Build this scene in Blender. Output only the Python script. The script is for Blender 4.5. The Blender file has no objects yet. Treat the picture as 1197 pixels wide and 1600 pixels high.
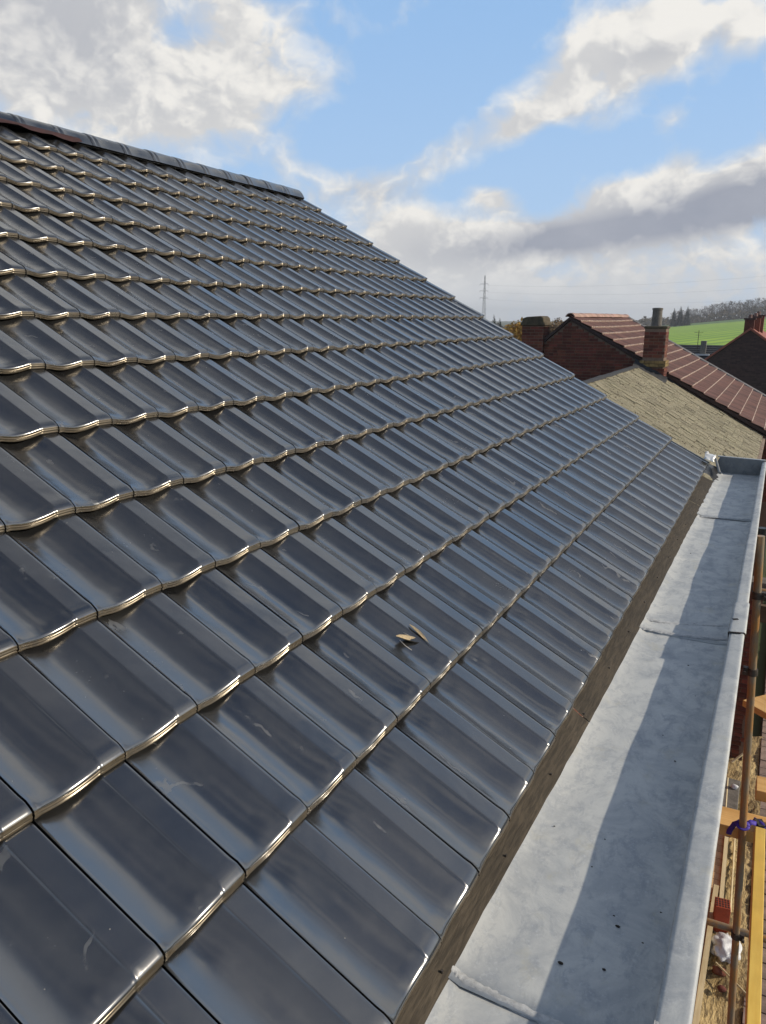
import bpy, bmesh, math, random
import numpy as np
from mathutils import Vector, Matrix

R = math.radians
rng = random.Random(7)
scene = bpy.context.scene
col = scene.collection
PI = math.pi

# ------------------------------------------------------------------ camera
CAM = Vector((0.5287, -1.0406, 1.3079))
RIGHT = Vector((0.885468, 0.4647, 0.0))
DOWN = Vector((0.115895, -0.220833, -0.968401))
FWD = Vector((-0.450016, 0.857488, -0.249397))
cd = bpy.data.cameras.new('camera')
cam = bpy.data.objects.new('camera', cd)
col.objects.link(cam)
up = -DOWN
m = Matrix((RIGHT, up, -FWD)).transposed().to_4x4()
m.translation = CAM
cam.matrix_world = m
cd.sensor_fit = 'VERTICAL'
cd.sensor_height = 24.0
cd.sensor_width = 24.0
cd.lens = 1174.12 / 1600.0 * 24.0
cd.clip_start = 0.05
cd.clip_end = 6000
scene.camera = cam

# ------------------------------------------------------------------ light
SUN_EL, SUN_AZ = 27.0, 70.0          # azimuth measured from +Y towards +X
SUN = Vector((math.cos(R(SUN_EL)) * math.sin(R(SUN_AZ)), math.cos(R(SUN_EL)) * math.cos(R(SUN_AZ)), math.sin(R(SUN_EL))))
sl = bpy.data.lights.new('sun', 'SUN')
sl.energy = 4.0
sl.angle = R(0.7)
sl.color = (1.0, 0.90, 0.74)
so = bpy.data.objects.new('sun', sl)
col.objects.link(so)
so.rotation_euler = (-SUN).to_track_quat('-Z', 'Y').to_euler()
so.location = (20, 10, 20)

scene.view_settings.view_transform = 'Standard'
scene.view_settings.look = 'None'
scene.view_settings.gamma = 1
scene.view_settings.exposure = 0.0
scene.view_settings.use_curve_mapping = False
try:
    scene.cycles.max_bounces = 6
    scene.cycles.diffuse_bounces = 3
    scene.cycles.glossy_bounces = 3
    scene.cycles.transmission_bounces = 2
    scene.cycles.caustics_reflective = False
    scene.cycles.caustics_refractive = False
    scene.cycles.sample_clamp_indirect = 4
    scene.cycles.sample_clamp_direct = 10
except Exception:
    pass


# ------------------------------------------------------------------ node helper
class NT:
    def __init__(s, tree):
        s.t = tree
        s.n = tree.nodes
        s.l = tree.links

    def new(s, typ, **kw):
        n = s.n.new(typ)
        for k, v in kw.items():
            setattr(n, k, v)
        return n

    def put(s, sock, v):
        if isinstance(v, bpy.types.NodeSocket):
            s.l.new(v, sock)
        elif v is not None:
            sock.default_value = v

    def math(s, op, a, b=None, c=None, clamp=False):
        n = s.new('ShaderNodeMath', operation=op)
        n.use_clamp = clamp
        for i, v in enumerate((a, b, c)):
            if v is not None:
                s.put(n.inputs[i], v)
        return n.outputs[0]

    def vmath(s, op, a, b=None, out=0):
        n = s.new('ShaderNodeVectorMath', operation=op)
        s.put(n.inputs[0], a)
        if b is not None:
            if op == 'SCALE':
                s.put(n.inputs['Scale'], b)
            else:
                s.put(n.inputs[1], b)
        return n.outputs[out]

    def noise(s, vec, scale, detail=4, rough=0.55, dist=0.0, out='Fac'):
        n = s.new('ShaderNodeTexNoise')
        s.put(n.inputs['Vector'], vec)
        n.inputs['Scale'].default_value = scale
        n.inputs['Detail'].default_value = detail
        n.inputs['Roughness'].default_value = rough
        n.inputs['Distortion'].default_value = dist
        return n.outputs[out]

    def ramp(s, fac, lo, hi, a=0.0, b=1.0, smooth=True):
        n = s.new('ShaderNodeMapRange')
        n.interpolation_type = 'SMOOTHSTEP' if smooth else 'LINEAR'
        s.put(n.inputs['Value'], fac)
        s.put(n.inputs['From Min'], lo)
        s.put(n.inputs['From Max'], hi)
        s.put(n.inputs['To Min'], a)
        s.put(n.inputs['To Max'], b)
        return n.outputs[0]

    def mix(s, fac, a, b, blend='MIX'):
        n = s.new('ShaderNodeMix', data_type='RGBA', blend_type=blend)
        s.put(n.inputs[0], fac)
        s.put(n.inputs[6], a if isinstance(a, bpy.types.NodeSocket) else (*a, 1))
        s.put(n.inputs[7], b if isinstance(b, bpy.types.NodeSocket) else (*b, 1))
        return n.outputs[2]

    def mapping(s, vec, loc=(0, 0, 0), rot=(0, 0, 0), scale=(1, 1, 1), typ='POINT'):
        n = s.new('ShaderNodeMapping', vector_type=typ)
        s.put(n.inputs[0], vec)
        n.inputs['Location'].default_value = loc
        n.inputs['Rotation'].default_value = rot
        n.inputs['Scale'].default_value = scale
        return n.outputs[0]


# ------------------------------------------------------------------ world: clear sky behind broken cloud
w = bpy.data.worlds.new('World')
scene.world = w
w.use_nodes = True
T = NT(w.node_tree)
T.n.clear()
wo = T.new('ShaderNodeOutputWorld')
bg = T.new('ShaderNodeBackground')
bg.inputs['Strength'].default_value = 0.1
T.l.new(bg.outputs[0], wo.inputs[0])
sky = T.new('ShaderNodeTexSky')
sky.sky_type = 'NISHITA'
sky.sun_disc = False
sky.sun_elevation = R(SUN_EL)
sky.sun_rotation = R(SUN_AZ)
sky.altitude = 100
sky.air_density = 1.0
sky.dust_density = 0.6
sky.ozone_density = 2.0
tc = T.new('ShaderNodeTexCoord')
D = tc.outputs['Generated']
sep = T.new('ShaderNodeSeparateXYZ')
T.l.new(D, sep.inputs[0])
az = T.math('MULTIPLY', T.math('ARCTAN2', sep.outputs[0], sep.outputs[1]), 180 / PI)
el = T.math('MULTIPLY', T.math('ARCSINE', sep.outputs[2]), 180 / PI)
comb = T.new('ShaderNodeCombineXYZ')
T.l.new(az, comb.inputs[0])
T.l.new(el, comb.inputs[1])
AE = comb.outputs[0]

# broad cloud masses: azimuth, elevation, half sizes (deg), tilt (deg), weight
CLOUDS = [
    (-46, 15.5, 11.5, 5.5, -8, 0.95), (-37.5, 13.5, 6.5, 3.4, -10, 0.55), (-32, 15.2, 3.4, 1.6, 0, 0.45), (-36, 18.5, 5, 2.2, 0, 0.5),
    (-52, 20, 9, 6, 0, 0.7),
    (-24.8, 19.6, 3.2, 1.4, 18, 0.55),
    (-13.5, 15.4, 6.5, 1.9, 16, 0.75), (-9.5, 18.3, 7.0, 2.3, 12, 0.8), (-4.0, 17.2, 2.6, 1.7, 30, 0.55), (-14.5, 13.2, 2.2, 1.1, -30, 0.4),
    (-22.5, 11.2, 4.2, 1.1, 20, 0.50), (-16.3, 11.6, 2.2, 0.9, 15, -0.5), (-22.0, 14.4, 3.0, 1.1, 20, -0.4), (-18.3, 12.6, 2.2, 0.8, 24, 0.7), (-23.6, 13.6, 2.0, 1.0, 20, -0.5), (-28.6, 9.2, 4.5, 1.5, 4, 0.72),
    (-26.5, 6.4, 5.0, 1.7, -14, 0.85), (-22.5, 4.8, 4.5, 1.2, 0, 0.6), (-16.5, 8.4, 2.4, 0.9, 0, -0.6), (-23, 8.6, 1.6, 0.9, 0, -0.5), (-19.9, 8.1, 2.2, 0.85, -4, 1.05), (-8.6, 12.2, 1.6, 0.9, 25, 0.85), (-7.8, 9.9, 1.5, 1.4, 0, 0.8),
    (-11.5, 8.4, 2.6, 0.7, 8, 0.6), (-10, 6.9, 9.5, 1.7, 6, 1.0), (-1.5, 8.3, 6.0, 2.4, 8, 1.0), (15, 15, 15, 6, 8, 0.8), (-17.5, 5.3, 6.5, 1.2, 4, 0.9),
    (-40, 11.0, 3.0, 1.0, 0, -0.25), (-41.3, 17.6, 2.6, 0.9, 14, -0.38), (-30.5, 12.2, 4.5, 1.9, -8, -1.0), (-25.5, 15.8, 7, 2.8, 20, -1.0),
    (-12, 10.6, 4.8, 1.5, 10, -0.8), (-19, 9.8, 2.5, 1.1, 0, -0.35), (-3.5, 13.2, 5, 2.0, 0, -0.6), (-20, 17.5, 3, 2.2, 30, -0.6),
    # unseen broken cloud round the rest of the sky, partly shaped for tile reflections
    (25, 18, 14, 5, 10, 0.5), (45, 42, 16, 7, -20, 0.5), (-7, 38, 16, 5.5, 8, 0.68), (-46, 38, 20, 9, -6, 1.0), (18, 30, 12, 4, 10, 0.5),
    (-80, 20, 16, 7, 0, 0.7), (-112, 26, 20, 6, 0, 0.5), (150, 20, 22, 7, 0, 0.5), (100, 25, 18, 7, 0, 0.4), (-160, 22, 20, 7, 0, 0.5), (60, 14, 18, 4, 0, 0.4),
]
# darker, shaded undersides (same layout)
SHADE = [(-9, 6.2, 11, 1.5, 6, 1.0), (-1, 7.9, 6, 1.9, 8, 0.9), (-16, 5.2, 4.5, 1.0, 2, 0.55), (-23, 4.0, 6, 1.3, 0, 0.15), (-49, 15.5, 8, 3.0, 0, 0.40), (-52, 20, 8, 3, 0, 0.45),
         (-28.3, 8.5, 4.5, 0.8, 4, 0.40), (-8, 16.7, 6, 0.8, 12, 0.3), (-14.5, 13.6, 4, 0.7, 14, 0.3)]


def field(items, vec):
    tot = None
    for (a, e, ra, re, tilt, wt) in items:
        q = T.mapping(vec, (a, e, 0), (0, 0, R(tilt)), (ra, re, 1), 'TEXTURE')
        d2 = T.vmath('DOT_PRODUCT', q, q, out='Value')
        g = T.math('EXPONENT', T.math('MULTIPLY', d2, -1.0))
        tot = T.math('MULTIPLY', g, wt) if tot is None else T.math('MULTIPLY_ADD', g, wt, tot)
    return tot


# noise lives on a cloud layer so it flattens towards the horizon
zc = T.math('ADD', T.math('MAXIMUM', sep.outputs[2], 0.0), 0.16)
lay = T.vmath('DIVIDE', D, None)
ln = lay.node
cz = T.new('ShaderNodeCombineXYZ')
T.l.new(zc, cz.inputs[0]); T.l.new(zc, cz.inputs[1]); cz.inputs[2].default_value = 1.0
T.l.new(cz.outputs[0], ln.inputs[1])
stretch = T.mapping(D, scale=(1, 1, 1.35))


def fbm(vec):
    warp = T.vmath('SCALE', T.vmath('SUBTRACT', T.noise(vec, 9, 3, out='Color'), (0.5, 0.5, 0.5)), 0.075)
    v = T.vmath('ADD', vec, warp)
    a = T.noise(v, 8.0, 8, 0.55)
    b1 = T.math('ABSOLUTE', T.math('SUBTRACT', T.noise(v, 15, 4, 0.5), 0.5))        # billows
    bl = T.math('SUBTRACT', 0.5, T.math('MULTIPLY', b1, 2.6))
    return T.math('ADD', T.math('MULTIPLY', a, 0.80), T.math('MULTIPLY', bl, 0.26))


n0 = fbm(stretch)
n1 = fbm(T.vmath('ADD', stretch, tuple(SUN * 0.016 + Vector((0, 0, 0.024)))))
low = T.noise(stretch, 2.0, 2, 0.5)
cov = field(CLOUDS, AE)
hz = T.ramp(el, 1.5, 8.0, 1.0, 0.0)                      # overcast towards the horizon
outside = T.math('MULTIPLY', T.ramp(low, 0.42, 0.7), 0.22)
cov = T.math('ADD', T.math('ADD', cov, hz), T.math('MULTIPLY', outside, T.ramp(el, 18, 30)))
dens = T.math('ADD', T.math('MULTIPLY', cov, 0.86), T.math('MULTIPLY', T.math('SUBTRACT', n0, 0.455), 2.7))
alpha = T.math('POWER', T.ramp(dens, 0.04, 0.84, smooth=False), 1.3)
lit = T.ramp(T.math('SUBTRACT', n0, n1), -0.07, 0.13)       # bright where it thins towards the sun
thick = T.ramp(dens, 0.45, 1.5)
shade = field(SHADE, AE)
sh = T.math('ADD', T.math('MULTIPLY', thick, 0.16), T.math('MULTIPLY', shade, 0.95))
sh = T.math('SUBTRACT', sh, T.math('MULTIPLY', lit, 0.30))
sh = T.math('MAXIMUM', T.math('MINIMUM', sh, 1.0), 0.0)
white = T.mix(lit, (6.8, 6.8, 6.8), (8.9, 8.7, 8.3))
grey = T.mix(T.noise(stretch, 14, 5, 0.6), (2.9, 3.2, 4.0), (4.3, 4.5, 5.1))
cc = T.mix(sh, white, grey)
hazec = T.mix(T.ramp(el, -0.5, 4.5), (6.2, 6.5, 6.9), (6.5, 6.65, 6.9))
cc = T.mix(T.ramp(el, 1.0, 5.0, 0.85, 0.0), cc, hazec)
skyc = T.vmath('SCALE', sky.outputs[0], 0.9)
aur = T.ramp(T.vmath('DOT_PRODUCT', D, tuple(SUN), out='Value'), 0.45, 0.9)   # paler round the sun
skyc = T.mix(T.math('MULTIPLY', T.ramp(el, 26, 54, 0.72, 0.0), T.math('SUBTRACT', 1.0, aur)), skyc, (3.7, 6.3, 10.2))
skyc = T.mix(T.ramp(el, 2, 24, 0.45, 0.0), skyc, (5.4, 6.9, 8.8))
fin = T.mix(alpha, skyc, cc)
T.l.new(fin, bg.inputs[0])


# ------------------------------------------------------------------ object helpers
def tag(o, label=None, cat=None, group=None, kind=None):
    if label: o['label'] = label
    if cat: o['category'] = cat
    if group: o['group'] = group
    if kind: o['kind'] = kind
    return o


def empty(name, loc=(0, 0, 0), rot=(0, 0, 0)):
    o = bpy.data.objects.new(name, None)
    o.location = loc
    o.rotation_euler = rot
    o.empty_display_size = 0.1
    col.objects.link(o)
    return o


def link(name, me, parent=None, loc=(0, 0, 0), rot=(0, 0, 0), sc=(1, 1, 1)):
    o = bpy.data.objects.new(name, me)
    o.location = loc
    o.rotation_euler = rot
    o.scale = sc
    o.parent = parent
    col.objects.link(o)
    return o


class MB:
    def __init__(s):
        s.v, s.f, s.r, s.e = [], [], [], []

    def add(s, verts, faces, rnd=0.0, edge=0.0):
        b = len(s.v)
        s.v.extend(tuple(p) for p in verts)
        for q, f in enumerate(faces):
            s.f.append(tuple(i + b for i in f))
            s.r.append(rnd)
            s.e.append(edge[q] if isinstance(edge, list) else edge)
        return s

    def box(s, c, size, M=None, rnd=0.0):
        hx, hy, hz = size[0] / 2, size[1] / 2, size[2] / 2
        vs = [Vector((x, y, z)) for x in (-hx, hx) for y in (-hy, hy) for z in (-hz, hz)]
        if M is not None:
            vs = [M @ p for p in vs]
        vs = [p + Vector(c) for p in vs]
        s.add(vs, [(0, 1, 3, 2), (4, 6, 7, 5), (0, 4, 5, 1), (2, 3, 7, 6), (0, 2, 6, 4), (1, 5, 7, 3)], rnd)
        return s

    def tube(s, p0, p1, r0, r1=None, n=12, cap=True, rnd=0.0):
        r1 = r0 if r1 is None else r1
        p0, p1 = Vector(p0), Vector(p1)
        d = (p1 - p0).normalized()
        a = d.orthogonal().normalized()
        b = d.cross(a)
        vs = []
        for p, r in ((p0, r0), (p1, r1)):
            for i in range(n):
                t = 2 * PI * i / n
                vs.append(p + (a * math.cos(t) + b * math.sin(t)) * r)
        fs = [(i, (i + 1) % n, n + (i + 1) % n, n + i) for i in range(n)]
        if cap:
            fs += [tuple(range(n))[::-1], tuple(range(n, 2 * n))]
        s.add(vs, fs, rnd)
        return s

    def path(s, pts, rad, n=8):
        pts = [Vector(p) for p in pts]
        rings = []
        a = None
        for i, p in enumerate(pts):
            d = (pts[min(i + 1, len(pts) - 1)] - pts[max(i - 1, 0)]).normalized()
            a = d.orthogonal().normalized() if a is None else (a - d * a.dot(d)).normalized()
            b = d.cross(a)
            r = rad(i / (len(pts) - 1)) if callable(rad) else rad
            rings.append([p + (a * math.cos(2 * PI * k / n) + b * math.sin(2 * PI * k / n)) * r for k in range(n)])
        vs = [q for ring in rings for q in ring]
        fs = []
        for i in range(len(pts) - 1):
            for k in range(n):
                fs.append((i * n + k, i * n + (k + 1) % n, (i + 1) * n + (k + 1) % n, (i + 1) * n + k))
        fs += [tuple(range(n))[::-1], tuple(range((len(pts) - 1) * n, len(pts) * n))]
        s.add(vs, fs)
        return s

    def prism(s, poly, axis, a, b, rnd=0.0):
        """poly of 2D points extruded along an axis from a to b"""
        def P(q, t):
            return {'x': (t, q[0], q[1]), 'y': (q[0], t, q[1]), 'z': (q[0], q[1], t)}[axis]
        n = len(poly)
        vs = [P(q, a) for q in poly] + [P(q, b) for q in poly]
        fs = [(i, (i + 1) % n, n + (i + 1) % n, n + i) for i in range(n)] + [tuple(range(n))[::-1], tuple(range(n, 2 * n))]
        s.add(vs, fs, rnd)
        return s

    def grid(s, P, nu, nv, rnd=0.0):
        vs = [P(i, j) for j in range(nv) for i in range(nu)]
        fs = [(j * nu + i, j * nu + i + 1, (j + 1) * nu + i + 1, (j + 1) * nu + i) for j in range(nv - 1) for i in range(nu - 1)]
        s.add(vs, fs, rnd)
        return s

    def mesh(s, name, mat, smooth=None, fix=True):
        me = bpy.data.meshes.new(name)
        me.from_pydata(s.v, [], s.f)
        if any(s.r):
            at = me.attributes.new('rnd', 'FLOAT', 'FACE')
            at.data.foreach_set('value', s.r)
        if any(s.e):
            at = me.attributes.new('edge', 'FLOAT', 'FACE')
            at.data.foreach_set('value', s.e)
        if fix:
            bm = bmesh.new()
            bm.from_mesh(me)
            bmesh.ops.recalc_face_normals(bm, faces=bm.faces)
            bm.to_mesh(me)
            bm.free()
        if mat: me.materials.append(mat)
        if smooth is not None:
            me.polygons.foreach_set('use_smooth', [True] * len(me.polygons))
            if smooth < 180:
                me.set_sharp_from_angle(angle=R(smooth))
        me.update()
        return me

    def build(s, name, mat, parent=None, smooth=None, fix=True, **kw):
        return link(name, s.mesh(name, mat, smooth, fix), parent, **kw)


def bevel(o, wd, seg=2):
    mo = o.modifiers.new('bevel', 'BEVEL')
    mo.width = wd
    mo.segments = seg
    mo.limit_method = 'ANGLE'
    mo.angle_limit = R(40)
    return o


# ------------------------------------------------------------------ materials
def new_mat(name):
    mt = bpy.data.materials.new(name)
    mt.use_nodes = True
    t = NT(mt.node_tree)
    b = t.n['Principled BSDF']
    return mt, t, b


def rand01(t):
    oi = t.new('ShaderNodeObjectInfo')
    at = t.new('ShaderNodeAttribute', attribute_name='rnd')
    return t.math('FRACT', t.math('ADD', oi.outputs['Random'], at.outputs['Fac']))


def bump(t, b, h, strength=0.3, dist=0.01):
    n = t.new('ShaderNodeBump')
    n.inputs['Strength'].default_value = strength
    n.inputs['Distance'].default_value = dist
    t.put(n.inputs['Height'], h)
    t.l.new(n.outputs[0], b.inputs['Normal'])


def simple(name, c, rough=0.7, metal=0.0, var=0.25, scale=8.0, bstr=0.15, bdist=0.004, c2=None, objvar=0.0, coords='Object', stretch=(1, 1, 1), spec=0.5):
    mt, t, b = new_mat(name)
    tcn = t.new('ShaderNodeTexCoord')
    v = t.mapping(tcn.outputs[coords], scale=stretch)
    n = t.noise(v, scale, 6, 0.6)
    n2 = t.noise(v, scale * 7, 4, 0.6)
    c2 = c2 or tuple(x * (1 - var) for x in c)
    cl = t.mix(t.ramp(n, 0.35, 0.68), c, c2)
    cl = t.mix(t.ramp(n2, 0.3, 0.75, 0, var), cl, tuple(x * 0.55 for x in c))
    if objvar:
        r = rand01(t)
        hsv = t.new('ShaderNodeHueSaturation')
        t.put(hsv.inputs['Value'], t.ramp(r, 0, 1, 1 - objvar, 1 + objvar, False))
        t.put(hsv.inputs['Hue'], t.ramp(t.math('FRACT', t.math('MULTIPLY', r, 7.3)), 0, 1, 0.492, 0.508, False))
        t.put(hsv.inputs['Color'], cl)
        cl = hsv.outputs[0]
    t.l.new(cl, b.inputs['Base Color'])
    t.put(b.inputs['Roughness'], t.ramp(n2, 0.2, 0.8, rough - 0.08, min(1, rough + 0.08)))
    b.inputs['Metallic'].default_value = metal
    b.inputs['Specular IOR Level'].default_value = spec
    if bstr:
        bump(t, b, t.math('ADD', n, t.math('MULTIPLY', n2, 0.5)), bstr, bdist)
    return mt


def make_engobe():
    mt, t, b = new_mat('black_engobe')
    g = t.new('ShaderNodeNewGeometry').outputs['Position']
    r = rand01(t)
    r2 = t.math('FRACT', t.math('MULTIPLY', r, 17.31))
    shift = t.new('ShaderNodeCombineXYZ')
    t.l.new(t.math('MULTIPLY', r, 40.0), shift.inputs[0])
    gp = t.vmath('ADD', g, shift.outputs[0])                 # every tile its own patch of the pattern
    n = t.noise(gp, 6.0, 5, 0.6)
    f = t.noise(gp, 70, 4, 0.65)
    vf = t.noise(g, 600, 2, 0.6)
    base = t.mix(t.ramp(n, 0.3, 0.75), (0.011, 0.011, 0.0115), (0.021, 0.020, 0.018))
    base = t.mix(t.ramp(r, 0.0, 1, 0, 0.45), base, (0.027, 0.026, 0.0245))
    dust = t.math('MULTIPLY', t.ramp(f, 0.52, 0.8), t.ramp(n, 0.45, 0.7))
    base = t.mix(t.math('MULTIPLY', dust, 0.07), base, (0.20, 0.185, 0.16))
    sp = t.new('ShaderNodeTexVoronoi')
    sp.inputs['Scale'].default_value = 30
    t.put(sp.inputs['Vector'], gp)
    speck = t.math('MULTIPLY', t.ramp(sp.outputs['Distance'], 0.03, 0.06, 1, 0), t.ramp(t.noise(gp, 3.1, 2), 0.61, 0.66))
    base = t.mix(t.math('MULTIPLY', speck, 0.45), base, (0.36, 0.33, 0.27))
    # hairline scuffs left by laying
    wv = t.new('ShaderNodeTexWave', wave_type='RINGS')
    wv.inputs['Scale'].default_value = 3.0
    wv.inputs['Distortion'].default_value = 9
    wv.inputs['Detail'].default_value = 4
    wv.inputs['Detail Scale'].default_value = 1.6
    t.put(wv.inputs['Vector'], gp)
    scuff = t.math('MULTIPLY', t.ramp(wv.outputs['Fac'], 0.965, 0.995), t.ramp(t.noise(gp, 9, 3), 0.60, 0.68))
    base = t.mix(t.math('MULTIPLY', scuff, 0.16), base, (0.30, 0.29, 0.27))
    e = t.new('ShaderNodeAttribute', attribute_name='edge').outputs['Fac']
    base = t.mix(e, base, t.mix(t.ramp(f, 0.35, 0.65), (0.060, 0.044, 0.026), (0.034, 0.027, 0.018)))  # brown-gold lip faces: the sun's gold glint painted into the base
    t.l.new(base, b.inputs['Base Color'])
    ro = t.math('ADD', t.ramp(n, 0.3, 0.72, 0.16, 0.225), t.math('MULTIPLY', dust, 0.07))
    ro = t.math('ADD', ro, t.ramp(r2, 0, 1, -0.02, 0.035, False))
    ro = t.math('ADD', ro, t.math('MULTIPLY', e, 0.09))
    ro = t.math('ADD', ro, t.math('MULTIPLY', scuff, 0.2))
    t.put(b.inputs['Roughness'], ro)
    t.l.new(t.mix(e, (1, 1, 1), (1.0, 0.86, 0.66)), b.inputs['Specular Tint'])  # gold tint on lip reflections adds to the painted sun glint
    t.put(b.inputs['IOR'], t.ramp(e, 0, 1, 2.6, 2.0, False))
    b.inputs['Specular IOR Level'].default_value = 0.5
    wav = t.noise(gp, 8, 2, 0.5)
    wav2 = t.noise(gp, 28, 2, 0.5)
    h = t.math('ADD', wav, t.math('MULTIPLY', wav2, 0.10))
    bump(t, b, t.math('ADD', h, t.math('MULTIPLY', vf, 0.010)), 0.34, 0.006)
    return mt


def make_zinc(name='zinc', dark=1.0):
    mt, t, b = new_mat(name)
    g = t.new('ShaderNodeNewGeometry').outputs['Position']
    n = t.noise(g, 5.5, 6, 0.68, 0.8)
    n2 = t.noise(t.mapping(g, scale=(1.0, 0.6, 1.0)), 20, 7, 0.72, 0.5)
    n3 = t.noise(g, 95, 4, 0.75)
    n4 = t.noise(t.mapping(g, scale=(1, 2.2, 1)), 60, 5, 0.8)
    k = lambda *q: tuple(x * dark for x in q)
    c = t.mix(t.ramp(n, 0.36, 0.62), k(0.40, 0.41, 0.41), k(0.53, 0.53, 0.505))
    c = t.mix(t.ramp(n2, 0.46, 0.66, 0, 0.6), c, k(0.29, 0.31, 0.34))
    c = t.mix(t.math('MULTIPLY', t.ramp(n3, 0.52, 0.70, 0, 0.34), t.ramp(n2, 0.38, 0.58)), c, k(0.68, 0.70, 0.70))
    c = t.mix(t.math('MULTIPLY', t.ramp(n4, 0.62, 0.74, 0, 0.6), t.ramp(n, 0.40, 0.60)), c, k(0.13, 0.135, 0.145))
    c = t.mix(t.ramp(t.noise(g, 8, 5, 0.7), 0.56, 0.72, 0, 0.45), c, k(0.47, 0.44, 0.34))
    t.l.new(c, b.inputs['Base Color'])
    b.inputs['Metallic'].default_value = 0.12
    t.put(b.inputs['Roughness'], t.ramp(n2, 0.3, 0.75, 0.48, 0.72))
    bump(t, b, t.math('ADD', t.math('MULTIPLY', n, 0.7), t.math('MULTIPLY', n3, 0.05)), 0.25, 0.012)
    return mt


def make_wood(name, c1, c2, rough=0.75, axis='y', sc=1.0, var=0.12, bstr=0.25):
    mt, t, b = new_mat(name)
    o = t.new('ShaderNodeTexCoord').outputs['Object']
    st = {'y': (14, 1.3, 14), 'x': (0.7, 14, 14), 'z': (14, 14, 0.7)}[axis]
    v = t.mapping(o, scale=tuple(k * sc for k in st))
    n = t.noise(v, 2.4, 6, 0.65, 0.5)
    n2 = t.noise(v, 14, 3, 0.6)
    big = t.noise(o, 3, 4)
    c = t.mix(t.ramp(n, 0.34, 0.66), c1, c2)
    c = t.mix(t.ramp(big, 0.35, 0.7, 0, 0.45), c, tuple(x * 0.62 for x in c2))
    hsv = t.new('ShaderNodeHueSaturation')
    t.put(hsv.inputs['Value'], t.ramp(rand01(t), 0, 1, 1 - var, 1 + var, False))
    t.put(hsv.inputs['Color'], c)
    t.l.new(hsv.outputs[0], b.inputs['Base Color'])
    b.inputs['Roughness'].default_value = rough
    bump(t, b, t.math('ADD', n, t.math('MULTIPLY', n2, 0.5)), bstr, 0.004)
    return mt


def make_moss_slate():
    mt, t, b = new_mat('mossy_slate')
    g = t.new('ShaderNodeNewGeometry').outputs['Position']
    r = rand01(t)
    n = t.noise(g, 7, 6, 0.7, 0.3)
    n2 = t.noise(g, 34, 5, 0.7)
    n3 = t.noise(g, 1.2, 3, 0.6)
    c = t.mix(t.ramp(n2, 0.32, 0.66), (0.29, 0.245, 0.155), (0.46, 0.41, 0.285))
    c = t.mix(t.ramp(n, 0.55, 0.8, 0, 0.7), c, (0.17, 0.15, 0.06))
    c = t.mix(t.ramp(n3, 0.45, 0.65, 0, 0.35), c, (0.36, 0.33, 0.21))
    c = t.mix(t.ramp(t.noise(t.mapping(g, scale=(1, 2.2, 1)), 11, 5, 0.75), 0.60, 0.68, 0, 0.85), c, (0.055, 0.05, 0.03))
    hsv = t.new('ShaderNodeHueSaturation')
    t.put(hsv.inputs['Value'], t.ramp(r, 0, 1, 0.82, 1.14, False))
    t.put(hsv.inputs['Color'], c)
    t.l.new(hsv.outputs[0], b.inputs['Base Color'])
    b.inputs['Roughness'].default_value = 0.95
    bump(t, b, t.math('ADD', n, t.math('MULTIPLY', n2, 1.6)), 1.0, 0.045)
    return mt


def make_clay():
    mt, t, b = new_mat('old_red_clay_tile')
    g = t.new('ShaderNodeNewGeometry').outputs['Position']
    r = rand01(t)
    n = t.noise(g, 3.0, 5, 0.65)
    n2 = t.noise(t.mapping(g, scale=(0.8, 9, 0.8)), 2.2, 4, 0.6)
    c = t.mix(t.ramp(n, 0.35, 0.7), (0.175, 0.088, 0.066), (0.115, 0.058, 0.045))
    c = t.mix(t.ramp(n2, 0.42, 0.7, 0, 0.8), c, (0.07, 0.036, 0.032))
    c = t.mix(t.ramp(r, 0, 1, 0, 0.45), c, (0.26, 0.12, 0.09))
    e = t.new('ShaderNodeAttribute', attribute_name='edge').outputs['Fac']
    ec = t.mix(t.ramp(t.noise(g, 9, 3), 0.3, 0.7), (0.66, 0.52, 0.42), (0.38, 0.26, 0.20))  # pale pink lips: sun glint on the tile edges painted into the colour
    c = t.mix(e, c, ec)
    t.l.new(c, b.inputs['Base Color'])
    b.inputs['Roughness'].default_value = 0.55
    bump(t, b, t.noise(g, 30, 4), 0.3, 0.01)
    return mt


def make_field():
    mt, t, b = new_mat('winter_wheat')
    g = t.new('ShaderNodeNewGeometry').outputs['Position']
    n = t.noise(g, 0.03, 4, 0.6)
    wv = t.new('ShaderNodeTexWave', wave_type='BANDS', bands_direction='X')
    t.put(wv.inputs['Vector'], t.mapping(g, rot=(0, 0, R(14))))
    wv.inputs['Scale'].default_value = 0.045
    wv.inputs['Distortion'].default_value = 1.2
    wv.inputs['Detail'].default_value = 3
    wv.inputs['Detail Scale'].default_value = 0.6
    c = t.mix(t.ramp(n, 0.3, 0.7), (0.20, 0.35, 0.004), (0.29, 0.44, 0.005))
    c = t.mix(t.ramp(wv.outputs['Fac'], 0.4, 0.95, 0, 0.7), c, (0.085, 0.19, 0.008))
    t.l.new(c, b.inputs['Base Color'])
    b.inputs['Roughness'].default_value = 0.9
    return mt


def make_ground():
    mt, t, b = new_mat('mixed_ground')
    g = t.new('ShaderNodeNewGeometry').outputs['Position']
    n = t.noise(g, 0.02, 5, 0.6)
    n2 = t.noise(g, 0.6, 5, 0.65)
    c = t.mix(t.ramp(n, 0.4, 0.6), (0.055, 0.075, 0.022), (0.085, 0.075, 0.045))
    c = t.mix(t.ramp(n2, 0.4, 0.7), c, (0.04, 0.05, 0.02))
    t.l.new(c, b.inputs['Base Color'])
    b.inputs['Roughness'].default_value = 0.95
    return mt


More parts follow.
